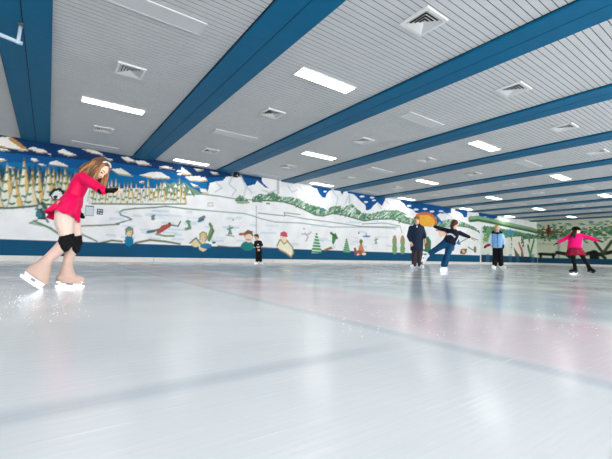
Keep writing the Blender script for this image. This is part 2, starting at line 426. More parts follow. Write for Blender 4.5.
# --- painted sun
P.poly([(416,214.5),(421,212.2),(427,212),(433,214.5),(436.5,219),(437,224),(430,226),(420,225.5),(415,221)], (206,112,76))
P.poly([(416.5,217),(421,215),(428,215),(433,217.5),(435,222),(434,226),(424,226.5),(416,222)], (236,176,62))
P.line([(436,216),(442,223)], (30,110,170), .08)
# --- painted conduit and seams
P.line([(278,181),(278,193)], (190,192,194), .06); P.line([(256.3,206),(256.3,252)], (150,156,158), .015); P.line([(349.5,195),(349.5,203)], (208,208,208), .05)
# --- blue band
P.poly_uz([(WEST_X, 0), (END_X, 0), (END_X, BAND_HI), (WEST_X, BAND_HI)], (0, 78, 114))
P.line_uz([(WEST_X, BAND_HI), (END_X, BAND_HI)], (10, 52, 84), .012, .6)
# --- painted figures
def fig(x, y, h, c, c2=(222,186,150), lean=0):
    P.ell(x+lean*.9, y-h*.88, h*.11, h*.11, c2); P.ell(x+lean*.5, y-h*.6, h*.13, h*.22, c)
    P.line([(x+lean*.2, y-h*.4), (x-h*.12, y)], c, .04); P.line([(x+lean*.2, y-h*.4), (x+h*.14, y)], c, .04); P.line([(x-h*.25, y-h*.5), (x+h*.3, y-h*.7)], c, .03)
def sit(x, y, body, hat, face=(228,200,160), s=1.0):
    P.ell(x, y+5*s, 4.6*s, 5.4*s, body); P.ell(x+.8*s, y-3.6*s, 3.6*s, 4.4*s, face); P.poly([(x-3*s,y-3*s),(x-3.2*s,y-7*s),(x,y-9*s),(x+3*s,y-8*s),(x+3.6*s,y-5.4*s),(x-1*s,y-5*s)], hat)
    P.line([(x-3*s,y-1*s),(x-3.2*s,y-7*s),(x,y-9.2*s),(x+3.4*s,y-7.6*s),(x+4*s,y-3*s),(x+2.4*s,y)], (84,96,80), .016)
    P.ell(x+2.0*s, y-4*s, .5*s, .5*s, (50,50,50))
sit(129, 236, (16,118,160), (120,150,128))
sit(203, 241, (228,214,170), (214,196,130), s=1.0); P.line([(210,224),(213,231),(209,240)], (76,120,84), .055); P.line([(208,238),(212,226)], (120,140,90), .04)
P.ell(196,244,5,3,(226,206,160)); P.ell(206,246,6,2.6,(40,120,160)); P.ell(214,242.5,2,1,(60,110,80)); P.line([(190,243),(196,238),(201,244)], (120,120,80), .03)
P.poly([(156,232),(162,225.5),(170,223.4),(171.5,226),(164,231),(158,234.5)], (176,84,70)); P.ell(169.5,223.6,1.5,1.4,(110,70,60)); P.line([(171,225),(178,226.2),(180.5,221.5)], (80,96,80), .025)
P.line([(156,234),(165,236),(174,236)], (120,140,90), .03); P.line([(148,232),(154,231)], (60,120,130), .05); P.line([(160,229),(150,232)], (90,100,110), .03)
fig(153,219,5,(110,130,120)); P.ell(188,221.5,3,1,(110,150,120)); P.line([(188,221),(190,228),(186,229)], (100,140,110), .05); P.line([(200,219),(204,217)], (110,130,130), .06); P.line([(203,219.5),(199,221)], (70,110,130), .05)
fig(230,234,9,(96,140,120)); P.line([(226,235),(234,236.4)], (120,140,130), .02); P.ell(233,220,.7,.6,(120,90,90))
P.ell(247.5,246,6.8,4.8,(30,128,124)); P.ell(249,238,4.2,4.6,(236,212,190)); P.poly([(244.5,238),(244,232.5),(248,229.8),(252.5,231.4),(253.4,237),(250,233.8),(246,234.6)], (120,86,66))
P.line([(245,234),(240,234.2)], (150,90,70), .05); P.line([(246,239.5),(250.5,240)], (190,110,100), .02)
P.poly([(277,246),(279.5,240.5),(283,238),(286,239.5),(289,243),(292.5,247),(293.5,253),(291,257),(286,253),(280,250)], (236,230,206))
P.line([(277,246),(279.5,240.5),(283,238),(286,239.5),(289,243),(292.5,247),(293.5,253),(291,257),(286,253),(280,250)], (160,140,90), .03)
P.ell(283.4,238,3,4.4,(238,220,196)); P.poly([(280,236),(280.6,232.6),(284,231.2),(287,233),(287.6,237)], (198,84,96)); P.line([(281,240),(284,244),(288,241)], (170,150,90), .03)
def stripefir(x, yb, h, wd):
    P.poly([(x, yb-h), (x-wd, yb), (x+wd, yb)], (206,226,208))
    n = 7
    for k in range(n):
        t = (k+.6)/n; P.line([(x-wd*t, yb-h*(1-t)), (x+wd*t, yb-h*(1-t)+.5)], (56,136,84), .04)
stripefir(316.6, 253, 21, 5); stripefir(346.6, 252.6, 14.5, 3.4)
P.line([(305,233),(308,237),(306,241)], (170,170,176), .03); P.line([(302,234),(308,234.6),(311,232)], (180,180,186), .03); P.ell(304,229,1,.8,(210,160,160))
P.poly([(332,235),(335.6,232.8),(337,236),(335.4,241),(333.4,245),(332,243)], (66,132,70)); P.line([(331,233),(337,238)], (60,110,60), .06); P.ell(333.5,247,2.4,1.6,(226,226,222)); P.line([(325,250),(331,247.6)], (160,110,70), .05)
P.poly([(357.5,253),(359,247),(361,240.5),(363,247),(365,253)], (190,140,96)); P.ell(361,241.6,1.7,2.4,(110,120,66)); P.ell(359,252.6,4,2.6,(170,92,74)); P.ell(364,254,2.2,1.3,(230,220,210)); P.line([(355,249),(356,254)], (150,84,70), .08); P.ell(358,254.4,1.2,.8,(236,230,224))
P.ell(366.6,236.4,4,1,(96,150,180)); P.line([(366.6,236),(366,233.4)], (96,130,150), .03); P.ell(358.8,233,1,1.2,(150,150,130)); fig(376,243.5,6.5,(120,150,130))
for x in (394.6, 402.6):
    P.ell(x,241.5,2.3,6,(150,150,112)); P.ell(x,249,2.5,5.4,(120,160,110)); P.ell(x,237.6,1.5,2.4,(176,140,110))
# right part, behind the group
P.poly([(438,232),(446,229),(455,231),(448,236),(440,237)], (232,210,190)); P.line([(436,230),(446,231),(456,229)], (190,120,90), .05)
P.poly([(424,240),(428,236),(431,241),(431,250),(425,252)], (60,120,84)); P.ell(427,244,1.6,3,(150,84,60)); P.ell(425,239,1.4,1.2,(190,140,90)); P.line([(423,250),(430,252)], (60,100,70), .06)
P.ell(452.5,248,2.2,3,(90,120,84)); P.poly([(456,244),(458.5,239),(461,245)], (50,120,170)); P.ell(463.4,251.5,3.4,3,(170,130,84)); P.line([(460.6,253),(466.6,249.4)], (90,80,50), .06); P.ell(463.6,251.4,1.4,1.3,(220,200,170))
P.ell(475,249.5,1.5,3.4,(120,130,96)); P.line([(459,243),(470,237),(478,240)], (130,140,130), .03); P.line([(468,247),(476,252)], (140,120,90), .04)
P.ell(446,232.4,1.2,1,(200,90,80))
# green bough that runs on to the corner
bough = [(470,219.4),(478,218.6),(490,220.8),(510,225.3),(530,229.6),(545,233.5)]
P.line(bough, (92,138,98), .20); P.line([(x, y-1.2) for x, y in bough], (140,176,140), .09); P.line([(x, y+1.6) for x, y in bough], (60,100,70), .05)
# --- beyond the white post: foliage, pale trunks, darker band
P.poly([(481,226.5),(500,228),(520,231.5),(538,235),(538,262),(481,262)], (214,222,210))
for k in range(700):
    x = rnd.uniform(483, 537); top = 225.5+(x-483)*.19; y0 = top+abs(rnd.gauss(0, 6.0))
    P.ell(x, y0, rnd.uniform(.5, 1.4), rnd.uniform(.5, 1.3), rnd.choice([(66,120,84),(84,140,104),(110,160,120),(52,104,76)]), .8)
P.poly([(505,233),(507,229.5),(508.5,231),(510,228.4),(512,231.5),(514.5,231),(515.5,234),(512,233.4),(510,236),(508,233.6)], (64,140,172)); P.ell(489,232,3,5,(110,160,110)); P.ell(487,239.5,4,2.4,(130,168,84))
for x0, x1, y0, c in ((505,511,238,(226,226,216)),(512,521,237,(232,230,220)),(524,528.5,239.5,(230,228,218)),(530,537,239,(224,228,212)),(497,503,240,(226,230,222))):
    P.poly([(x0,y0),(x1,y0-.6),(x1-.5,257.5),(x0+.5,257.5)], c)
P.poly([(513.6,247),(515.4,257.5),(521,257.5)], (120,100,60)); P.poly([(521.8,246),(524,257.5),(520.6,257.5)], (140,100,64)); P.line([(519,243),(521,249)], (180,110,100), .12); P.line([(528,246),(531,257)], (76,130,90), .16); P.line([(534,240),(530,256)], (90,140,100), .14)
P.poly([(481,254.6),(540,257.4),(540,264),(481,263)], (14,58,84))  # band beyond the post, its shade painted in as a darker blue
for x in (486, 494, 508.5, 516, 531): P.poly([(x,254),(x+3.4,254),(x+3.4,263),(x,263)], (50,112,140), .55)  # reflections on the band, painted in as paler upright stripes
P.line([(480.6,231),(480.6,263)], (228,232,232), .09)
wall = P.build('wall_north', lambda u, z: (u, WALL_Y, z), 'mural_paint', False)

# --- end wall painting
Q = Paint(SOUTH_Y, WALL_Y, 0, CEIL_Z+.05, .05, .035, end_uz)
Q.fill((206, 212, 190))
rnd = random.Random(11)
for k in range(1500):
    y = rnd.uniform(SOUTH_Y, WALL_Y); z = 2.5+rnd.gauss(0, .27)+.12*math.sin(y*1.7)
    Q.poly_uz([(y+a*rnd.uniform(.06,.16), z+b*rnd.uniform(.04,.11)) for a, b in ((1,0),(.6,.8),(-.6,.8),(-1,0),(-.5,-.8),(.6,-.8))], rnd.choice([(56,108,72),(70,124,86),(40,86,60),(104,148,112),(88,134,84)]), .85)
for k in range(170):
    y = rnd.uniform(SOUTH_Y, WALL_Y); z = 3.2+rnd.gauss(0, .1)
    Q.poly_uz([(y+a*.2, z+b*.08) for a, b in ((1,0),(0,1),(-1,0),(0,-1))], rnd.choice([(60,120,160),(196,206,150),(130,170,140),(214,204,160)]), .8)
for k in range(120):
    y = rnd.uniform(-2, 7.4); z = rnd.uniform(1.0, 2.3)
    Q.poly_uz([(y+a*.14, z+b*.1) for a, b in ((1,0),(0,1),(-1,0),(0,-1))], rnd.choice([(60,100,66),(84,120,80),(150,170,130)]), .7)
Q.line([(537,232),(546,232.4),(556,231.4),(562,232.6)], (120,96,70), .07); Q.ell(548.5,231,2.8,3.6,(150,70,44)); Q.ell(548.5,231,1.2,1.6,(50,36,34)); Q.line([(548.5,225.5),(548.5,236)], (100,56,40), .08); Q.ell(549.6,240,1.6,1.2,(110,150,120))
Q.line([(538.5,244),(557,244)], (180,190,164), .05); Q.line([(558.5,236),(558.5,257)], (160,172,150), .09)
Q.line([(539.5,254),(554.5,254.6)], (34,36,30), .12); Q.line([(541,254),(540.5,258)], (30,32,28), .1); Q.line([(553,254),(553.5,258)], (30,32,28), .1)
Q.line([(557,252.6),(566,254),(570,257)], (34,38,30), .14); Q.line([(583,255),(590,253),(600,254.4),(612,252)], (30,34,26), .14); Q.line([(594,254),(594.5,258.5)], (26,28,24), .3); Q.line([(600,254),(605,258)], (40,44,30), .1); Q.line([(595,242),(600,249),(604,254)], (60,70,48), .09); Q.line([(612,241),(604,252)], (60,76,50), .1)
Q.poly_uz([(SOUTH_Y, 0), (WALL_Y, 0), (WALL_Y, BAND_HI-.02), (SOUTH_Y, BAND_HI-.02)], (18, 72, 100))
Q.build('wall_east', lambda u, z: (END_X, u, z), 'mural_paint', True)

# ------------------------------------------------------------------ rest of the hall shell
MB().box((WEST_X-.2, SOUTH_Y, 0), (WEST_X, WALL_Y, CEIL_Z+.2)).build('wall_west', 'wall_white', smooth=False, kind='structure')
b = MB(); x = WEST_X
while x < END_X-.05:
    x2 = min(x+2.4, END_X-.03); b.box((x+.008, WALL_Y-.022, .001), (x2-.008, WALL_Y-.001, BAND_LO)); x += 2.4
b.build('baseboard_north', 'kick_white', smooth=False, kind='structure')
b = MB(); y = SOUTH_Y
while y < WALL_Y-.1:
    y2 = min(y+2.4, WALL_Y-.03); b.box((END_X-.022, y+.008, .001), (END_X-.001, y2-.008, BAND_LO)); y += 2.4
b.build('baseboard_east', 'kick_white', smooth=False, kind='structure')

# ceiling: open-jointed planks running along the hall, dark void above the joints
b = MB(); pitch = .0952; y = WALL_Y-.005
while y > SOUTH_Y:
    b.box((WEST_X, y-pitch+.0105, CEIL_Z), (END_X, y, CEIL_Z+.0025)); y -= pitch
ceil = b.build('ceiling', 'plank_paint', smooth=False, kind='structure')
MB().box((WEST_X, SOUTH_Y, CEIL_Z+.003), (END_X, WALL_Y, CEIL_Z+.03)).build('ceiling_void', 'ceiling_void', ceil, smooth=False)
ORD = ['first','second','third','fourth','fifth','sixth','seventh','eighth','ninth','tenth','eleventh','twelfth','thirteenth','fourteenth','fifteenth']
HW = .338
n = 0
for k in range(-2, 12):
    n += 1; xc = BEAM_X0+BAY*k
    b = MB(); zb = CEIL_Z-.045
    for y0, y1 in ((SOUTH_Y, 1.15), (1.154, WALL_Y-.004)):
        b.box((xc-HW, y0, zb), (xc-.007, y1, CEIL_Z-.002)); b.box((xc+.007, y0, zb), (xc+HW, y1, CEIL_Z-.002))
    t = b.build('trim_%d' % n, 'beam_blue', smooth=False, kind='structure')
    MB().box((xc-HW+.02, SOUTH_Y, zb+.005), (xc+HW-.02, WALL_Y-.004, CEIL_Z-.003)).build('groove_backing', 'beam_groove', t, smooth=False)
    MB().box((xc-HW-.016, SOUTH_Y, CEIL_Z-.012), (xc-HW-.001, WALL_Y-.004, CEIL_Z-.002)).build('edge_strip', 'beam_groove', t, smooth=False)

# ------------------------------------------------------------------ ice
MB().box((WEST_X, SOUTH_Y-4, -.2), (END_X, WALL_Y, 0)).build('floor', None, smooth=False, kind='structure')
fl = bpy.data.objects['floor']
M = bpy.data.materials.new('ice'); M.use_nodes = True; N = M.node_tree.nodes; L = M.node_tree.links; B = N['Principled BSDF']
B.inputs['IOR'].default_value = 1.31; B.inputs['Specular IOR Level'].default_value = .42
tc = N.new('ShaderNodeTexCoord'); sep = N.new('ShaderNodeSeparateXYZ'); L.new(tc.outputs['Object'], sep.inputs[0])
def rng(src, a, b_, c=0., d=1., smooth=True):
    r = N.new('ShaderNodeMapRange'); r.interpolation_type = 'SMOOTHSTEP' if smooth else 'LINEAR'
    for i, v in enumerate((a, b_, c, d)): r.inputs[1+i].default_value = v
    L.new(src, r.inputs[0]); return r.outputs[0]
def mul(a, b_):
    n_ = N.new('ShaderNodeMath'); n_.operation = 'MULTIPLY'
    L.new(a, n_.inputs[0])
    if isinstance(b_, (int, float)): n_.inputs[1].default_value = b_
    else: L.new(b_, n_.inputs[1])
    return n_.outputs[0]
def noise(scale, detail, vec=None, sc=None):
    t = N.new('ShaderNodeTexNoise'); t.inputs['Scale'].default_value = scale; t.inputs['Detail'].default_value = detail
    if sc is not None:
        mp = N.new('ShaderNodeMapping'); mp.inputs['Scale'].default_value = sc; mp.inputs['Rotation'].default_value = (0, 0, .5); L.new(tc.outputs['Object'], mp.inputs[0]); L.new(mp.outputs[0], t.inputs['Vector'])
    else: L.new(tc.outputs['Object'], t.inputs['Vector'])
    return t.outputs['Fac']
def mixc(fac, base, c):
    mx = N.new('ShaderNodeMix'); mx.data_type = 'RGBA'; L.new(fac, mx.inputs[0])
    if isinstance(base, tuple): mx.inputs[6].default_value = (*base, 1)
    else: L.new(base, mx.inputs[6])
    mx.inputs[7].default_value = (*c, 1); return mx.outputs[2]
wob = noise(.9, 3)
cl = mixc(rng(wob, .35, .7), lin((230,232,233)), lin((221,225,227)))
# buried pink stripe across the rink, seen softly through the ice, and a soft-edged pale blue strip beside it
cl = mixc(mul(mul(rng(sep.outputs[0], 1.30, 1.55), rng(sep.outputs[0], 2.66, 2.40)), .42), cl, lin((232,190,200)))
cl = mixc(mul(mul(rng(sep.outputs[0], 2.6, 2.95), rng(sep.outputs[0], 4.9, 4.2)), .5), cl, lin((176,198,212)))
# thin soft-edged grey-blue lines
cl = mixc(mul(mul(rng(sep.outputs[0], 1.29, 1.36), rng(sep.outputs[0], 1.45, 1.38)), .26), cl, lin((140,160,176)))
cl = mixc(mul(mul(mul(rng(sep.outputs[1], .94, 1.005), rng(sep.outputs[1], 1.10, 1.02)), rng(sep.outputs[0], 1.5, .7)), .28), cl, lin((140,156,172)))
# skate scratches
scr = noise(14, 6, sc=(.25, 5, 1)); cl = mixc(mul(rng(scr, .62, .72), .4), cl, lin((246,250,252)))
L.new(cl, B.inputs['Base Color'])
L.new(rng(noise(1.6, 4), .3, .7, .05, .19, False), B.inputs['Roughness'])
bp = N.new('ShaderNodeBump'); bp.inputs['Strength'].default_value = .12; bp.inputs['Distance'].default_value = .01
mxn = N.new('ShaderNodeMath'); mxn.operation = 'ADD'; L.new(noise(6, 5), mxn.inputs[0]); L.new(scr, mxn.inputs[1]); L.new(mxn.outputs[0], bp.inputs['Height']); L.new(bp.outputs[0], B.inputs['Normal'])
fl.data.materials.clear(); fl.data.materials.append(M)

# ------------------------------------------------------------------ ceiling fittings
ROWS = ['row farthest from the mural', 'middle row', 'row beside the mural', 'first row behind the near rows', 'rearmost row']
def light_meshes(lit):
    hx, hy = .60, .138
    f = MB(); z0, z1 = -.022, -.001
    f.box((-hx-.025, -hy-.025, z0), (hx+.025, -hy, z1)).box((-hx-.025, hy, z0), (hx+.025, hy+.025, z1)).box((-hx-.025, -hy, z0), (-hx, hy, z1)).box((hx, -hy, z0), (hx+.025, hy, z1))
    d = MB().box((-hx, -hy, -.018), (hx, hy, -.004))
    return f.mesh('frame', False), d.mesh('diffuser', False)
LM = {True: light_meshes(True), False: light_meshes(False)}
for lit in LM:
    LM[lit][0].materials.append(MATS['fixture_white' if lit else 'diffuser_off']); LM[lit][1].materials.append(MATS['tube_lit' if lit else 'diffuser_off'])
def vent_meshes():
    h = .225; f = MB(); z = -.03
    for a, b_ in (((-h,-h),(h,-h+.045)), ((-h,h-.045),(h,h)), ((-h,-h+.045),(-h+.045,h-.045)), ((h-.045,-h+.045),(h,h-.045))):
        f.box((a[0], a[1], z), (b_[0], b_[1], -.002))
    v = MB(); a = h-.045-.008
    for k in range(4):
        i = a-.034; t = .003
        for q in range(4):
            ang = q*math.pi/2; c, s_ = math.cos(ang), math.sin(ang)
            rot = lambda x, y, zz: (x*c-y*s_, x*s_+y*c, zz)
            v.add([rot(-a, a, z), rot(a, a, z), rot(i, i, z+.025), rot(-i, i, z+.025), rot(-a, a, z+t), rot(a, a, z+t), rot(i, i, z+.025+t), rot(-i, i, z+.025+t)],
                  [(0,1,2,3),(7,6,5,4),(0,4,5,1),(2,6,7,3),(1,5,6,2),(0,3,7,4)])
        a -= .043
    bk = MB().box((-h+.02, -h+.02, -.003), (h-.02, h-.02, -.001))
    return f.mesh('frame', False), v.mesh('louvres', False), bk.mesh('duct', False)
VM = vent_meshes(); VM[0].materials.append(MATS['vent_metal']); VM[1].materials.append(MATS['vent_metal']); VM[2].materials.append(MATS['vent_dark'])
for bay in range(-3, 11):
    xc = BEAM_X0+BAY*(bay+.5)
    for row in range(5):
        yc = (4.93+.10*bay, 8.82+.11*bay, 12.62+.02*bay, 1.03+.09*bay, -2.9)[row]
        lit = (bay+row+(row == 3)) % 2 == 1 if row < 4 else bay % 2 == 1
        if row == 0 and bay > 9: continue
        lab = (('lit ceiling panel, %s bay before the near beam, %s' if lit else 'unlit pale ceiling panel, %s bay before the near beam, %s') % (ORD[-bay-1], ROWS[row])) if bay < 0 else ('lit ceiling panel, %s bay after the near beam, %s' if lit else 'unlit pale ceiling panel, %s bay after the near beam, %s') % (ORD[bay], ROWS[row])
        e = empty('ceiling_light', (xc, yc, CEIL_Z), lab, 'ceiling light', 'lit ceiling lights' if lit else 'unlit ceiling lights')
        link('frame', LM[lit][0], None, e); link('diffuser', LM[lit][1], None, e)
VR = ['line farthest from the mural', 'middle line', 'line closest to the mural']
for bay in range(10):
    xc = BEAM_X0+BAY*(bay+.5)
    for row in range(3):
        yc = (2.72+.19*bay, 6.88+.09*bay, 10.75+.06*bay)[row]
        if row == 0 and not 1 <= bay <= 8: continue
        e = empty('ceiling_vent', (xc, yc, CEIL_Z), 'square white ceiling vent, %s bay after the near beam, %s' % (ORD[bay], VR[row]), 'vent', 'square ceiling vents')
        link('frame', VM[0], None, e); link('louvre', VM[1], None, e); link('duct', VM[2], None, e)

# bracketed pipe under the nearest beam
zt = CEIL_Z-.045
p0 = on_z(21, 24, zt); p1 = on_z(16.5, 46, zt-.30)
p1 = Vector((p0.x+.0, p0.y, 0)); 
q = on_z(18, 42, 3.2)
e = empty('hanging_pipe', (p0.x, p0.y, zt), 'pale grey pipe on a short hanger under the near blue beam', 'pipe')
top = Vector((0, 0, 0)); low = q-Vector((p0.x, p0.y, zt)); far = on_z(-14, 29, 3.22)-Vector((p0.x, p0.y, zt))
MB().tube([top, low*1.08], .022, 10).build('hanger', 'pipe_grey', e)
MB().tube([far, low+(low-far).normalized()*.05], .026, 10).build('pipe', 'pipe_grey', e)
MB().obox(top+Vector((0,0,-.02)), (.03,0,0), (0,.045,0), (0,0,.02)).build('clamp', 'frame_dark', e, smooth=False)
# small dark camera at the top of the mural wall
c = on_wall(234.6, 175); c.y = WALL_Y-.14
e = empty('security_camera', (c.x, WALL_Y, c.z), 'small dark camera on a bracket high on the mural wall', 'camera')
MB().obox((0,-.16,-.02), (.085,0,0), (0,.10,-.03), (0,.02,.06)).build('housing', 'black_plastic', e, smooth=False)
MB().tube([(0,-.002,.06),(0,-.08,.07),(0,-.12,.03)], .018, 8).build('bracket', 'frame_dark', e)
MB().cap((0,-.255,-.045), .035).build('lens', 'steel', e)
# notices on the mural wall
def sheet(name, x0, y0, x1, y1, label, cat, face, ink, rows):
    a = on_wall(x0, y0); c = on_wall(x1, y1); W_, H_ = c.x-a.x, a.z-c.z
    e = empty(name, ((a.x+c.x)/2, WALL_Y-.001, c.z), label, cat)
    MB().box((-W_/2, -.014, 0), (W_/2, 0, H_)).build('board', face, e, smooth=False)
    for r in rows: MB().box((-W_/2+r[0]*W_, -.017, H_*r[1]), (-W_/2+r[2]*W_, -.0145, H_*r[3])).build('printed_mark', ink, e, smooth=False)
sheet('notice_board', 85.6, 205.4, 93.4, 216.2, 'white notice sheet with dark header on the mural by the near skater', 'notice', 'paper_white', 'paper_print', [(0,.9,1,1),(0,0,.05,.9),(.95,0,1,.9),(0,0,1,.04)])
sheet('wall_sign', 97, 208.8, 102.8, 214.8, 'small square navy sign on the mural beside the notice sheet', 'sign', 'sign_navy', 'paper_white', [(.15,.6,.45,.85),(.55,.62,.85,.8),(.15,.2,.4,.4),(.55,.15,.85,.35)])

# ------------------------------------------------------------------ people
class Fig:
    """survey frame of one person: s to the right across the view, n away, z up; origin on the ice"""
    def __init__(s, gx, gy, label):
        s.G = on_z(gx, gy, 0); h = Vector((s.G.x, s.G.y, 0)); s.n = h.normalized(); s.s = Vector((s.n.y, -s.n.x, 0))
        s.m = (s.G-CAM).dot(FW)/FPX
        s.root = empty('person', s.G, label, 'person')
    def P(s, x, y, w=0):
        d = ray(x, y); t = ((s.G-CAM).dot(s.n)+w)/d.dot(s.n); return CAM+d*t-s.G
    def ring(s, xl, yl, xr, yr, wh, w=0, dw=0):
        a, b_ = s.P(xl, yl, w-dw), s.P(xr, yr, w+dw); u = (b_-a)/2
        return ((a+b_)/2, u, s.n*wh if dw == 0 else (u.cross(Vector((0,0,1))).normalized()*-wh))
def limb(mb, pts):
    for (p0, r0), (p1, r1) in zip(pts, pts[1:]): mb.cap(p0, r0, p1, r1)
    return mb
def frame(fwd, up):
    f = Vector(fwd).normalized(); u = Vector(up); u = (u-f*u.dot(f)).normalized(); return f, u, u.cross(f)   # forward, up, left
def head(mb, c, k, fwd, up):
    """skull, jaw, nose, ears, brow added to a body; k = 1 for an adult head of 0.23 m"""
    f, u, l = frame(fwd, up); c = Vector(c)
    mb.ell(c+u*.02*k, f*.095*k, l*.075*k, u*.092*k)
    mb.ell(c+f*.025*k-u*.045*k, f*.062*k, l*.056*k, u*.068*k)
    mb.cap(c+f*.052*k-u*.085*k, .022*k, c+f*.04*k-u*.08*k, .03*k)
    mb.cap(c+f*.088*k+u*.012*k, .009*k, c+f*.108*k-u*.022*k, .013*k)
    mb.cap(c+f*.078*k+u*.034*k+l*.03*k, .012*k, c+f*.078*k+u*.034*k-l*.03*k, .012*k)
    for q in (-1, 1):
        mb.ell(c+l*.076*k*q-u*.005*k, f*.018*k, l*.008*k, u*.03*k)
        mb.ell(c+f*.062*k-u*.03*k+l*.032*k*q, f*.022*k, l*.02*k, u*.022*k)
def face(root, c, k, fwd, up):
    f, u, l = frame(fwd, up); c = Vector(c)
    for q in (-1, 1):
        MB().ell(c+f*.087*k+u*.008*k+l*.030*k*q, f*.009*k, l*.014*k, u*.007*k).build('eye', 'eye_dark', root)
        MB().tube([c+f*.091*k+u*.030*k+l*.016*k*q, c+f*.090*k+u*.034*k+l*.03*k*q, c+f*.082*k+u*.03*k+l*.045*k*q], .004*k).build('eyebrow', 'brow_brown', root)
    MB().tube([c+f*.080*k-u*.052*k+l*.02*k, c+f*.088*k-u*.053*k, c+f*.080*k-u*.052*k-l*.02*k], .006*k).build('mouth', 'lip_pink', root)
def hand(wrist, d, nrm, k=1, thumb=1, curl=.4, spread=.10, vox=.0045, inflate=0, palm_only=False):
    """palm and five separate fingers; d = pointing way, nrm = back of the hand"""
    d, nn, sd = frame(d, nrm); w = Vector(wrist); mb = MB(); g = inflate
    mb.cap(w-d*.02*k, .021*k+g, w+d*.02*k, .022*k+g)
    for q in (-.6, -.2, .2, .6): mb.cap(w+d*.02*k+sd*.03*k*q, .0135*k+g, w+d*.085*k+sd*.052*k*q, .0115*k+g)
    for i, (o, ln) in enumerate(((-.034, .066), (-.0115, .078), (.0115, .073), (.034, .056))):
        a = (i-1.5)*spread; dd = (d*math.cos(a)+sd*math.sin(a)).normalized(); p = w+d*.085*k+sd*o*k
        r = .0088*k+g; seg = [p-dd*.015*k]; ang = curl*.4
        for m_ in ((.42,) if palm_only else (.42, .32, .26)):
            dir_ = dd*math.cos(ang)-nn*math.sin(ang); seg.append(seg[-1]+dir_*(ln*m_*k+(.015*k if len(seg) == 1 else 0))); ang += curl
        for j in range(len(seg)-1): mb.cap(seg[j], r*(1-.09*j), seg[j+1], r*(1-.09*(j+1)), 8)
    t0 = w+d*.02*k-sd*.022*k*thumb*-1*-1; dt = (d*.75-sd*.75*thumb-nn*.25).normalized()
    t0 = w+d*.022*k-sd*.02*k*thumb; t1 = t0+dt*.042*k; mb.cap(t0, .014*k+g, t1, .011*k+g, 8)
    if not palm_only: mb.cap(t1, .0105*k+g, t1+(dt*.6+d*.6).normalized()*.036*k, .0085*k+g, 8)
    return remeshed(mb, vox, 1)
def merge(a, b_): a.add(b_.v, b_.f); return a
def skate(F, ank, heel, toe, side, boot, k=1.0, shaft=None, wide=1.0, lateral=None, part='skate', hold='blade_white'):
    """boot with blade; ank ankle joint, heel and toe at the sole, lateral = across the foot"""
    ank, heel, toe = Vector(ank), Vector(heel), Vector(toe); d = (toe-heel).normalized(); lat = Vector(lateral if lateral is not None else F.n)
    lat = (lat-d*lat.dot(d)).normalized(); u = lat.cross(d); 
    if u.dot(ank-heel) < 0: u = -u
    Ls = (toe-heel).length; mb = MB()
    hs = .035*k*wide
    mb.cap(heel+d*Ls*.17+u*.045*k, .040*k*wide, heel+d*Ls*.45+u*.05*k, .042*k*wide)
    mb.cap(heel+d*Ls*.45+u*.05*k, .042*k*wide, heel+d*Ls*.72+u*.036*k, .036*k)
    mb.cap(heel+d*Ls*.72+u*.036*k, .037*k, heel+d*Ls*.88+u*.030*k, .028*k)
    mb.cap(heel+d*Ls*.28+u*.055*k, .045*k*wide, ank, .046*k*wide)
    if shaft is not None: mb.cap(ank, .046*k*wide, shaft, .047*k)
    bt = remeshed(mb, .008*k, 2).build(part, boot, F.root)
    so = MB(); so.obox(heel+d*Ls*.47+u*.005*k, d*Ls*.45, lat*.028*k, u*.007*k).build('sole', hold, bt, smooth=False)
    st = MB(); st.obox(heel+d*Ls*.22-u*.016*k, d*.030*k, lat*.009*k, u*.017*k); st.obox(heel+d*Ls*.74-u*.016*k, d*.036*k, lat*.009*k, u*.017*k)
    st.obox(heel+d*Ls*.49-u*.035*k, d*Ls*.50, lat*.004*k, u*.0045*k).build('blade_holder', hold, bt, smooth=False)
    v = []; nS = 9; bm_ = MB()
    prof = [(-.02, -.030), (.0, -.044), (.25, -.049), (.6, -.050), (.88, -.047), (.99, -.038), (1.01, -.028)]
    for lx in (-1, 1): v += [heel+d*Ls*a+u*z*k+lat*.0022*k*lx for a, z in prof]+[heel+d*Ls*1.0-u*.026*k+lat*.0022*k*lx, heel-u*.026*k+lat*.0022*k*lx]
    fs = [tuple(range(9)), tuple(reversed(range(9, 18)))]+[(i, i+9, (i+1) % 9+9, (i+1) % 9) for i in range(9)]
    bm_.add(v, fs).build('blade', 'steel', bt, smooth=False)
    return bt
Z = Vector((0, 0, 1))

# ---------------- near figure skater in pink velvet
F = Fig(68, 288.2, 'near girl skater in a pink velvet dress, cream tights and black knee pads, bending forward'); P_ = F.P; R_ = F.root
s, n_ = F.s, F.n
nk, hc = P_(86,173,-.02), P_(97.6,169.5,-.05)
sn, sf = P_(82.5,177.5,-.115), P_(81.5,176,.115)
en, wn = P_(94,184.6,-.24), P_(104.3,190.6,-.34)
ef, wf = P_(79,194,.17), P_(78.8,206,.10)
hn, hf = P_(63.5,207,-.07), P_(67,206,.07)
kn, kf = P_(66.5,240.5,-.07), P_(75.4,241,.06)
an, af = P_(47.5,259.5,-.07), P_(67.3,264,.06)
hd_f, hd_u = (s*.50-n_*.52-Z*.62), (s*.58-n_*.05+Z*.78)
body = MB()
head(body, hc, .93, hd_f, hd_u)
body.cap(hc-hd_u.normalized()*.05, .045, nk, .042).cap(nk, .045, P_(81,178), .06)
body.loft([F.ring(75,175,86,177,.10), F.ring(72,180,87.5,187,.105), F.ring(67.5,190,83,195,.09), F.ring(64,199,79,205,.075), F.ring(62,203,75,208,.07)])
limb(body, [(sn,.036),(en,.032),(wn,.022)]); limb(body, [(sf,.036),(ef,.032),(wf,.022)])
limb(body, [(hn,.060),(kn,.045),(an,.036)]); limb(body, [(hf,.060),(kf,.045),(af,.036)])
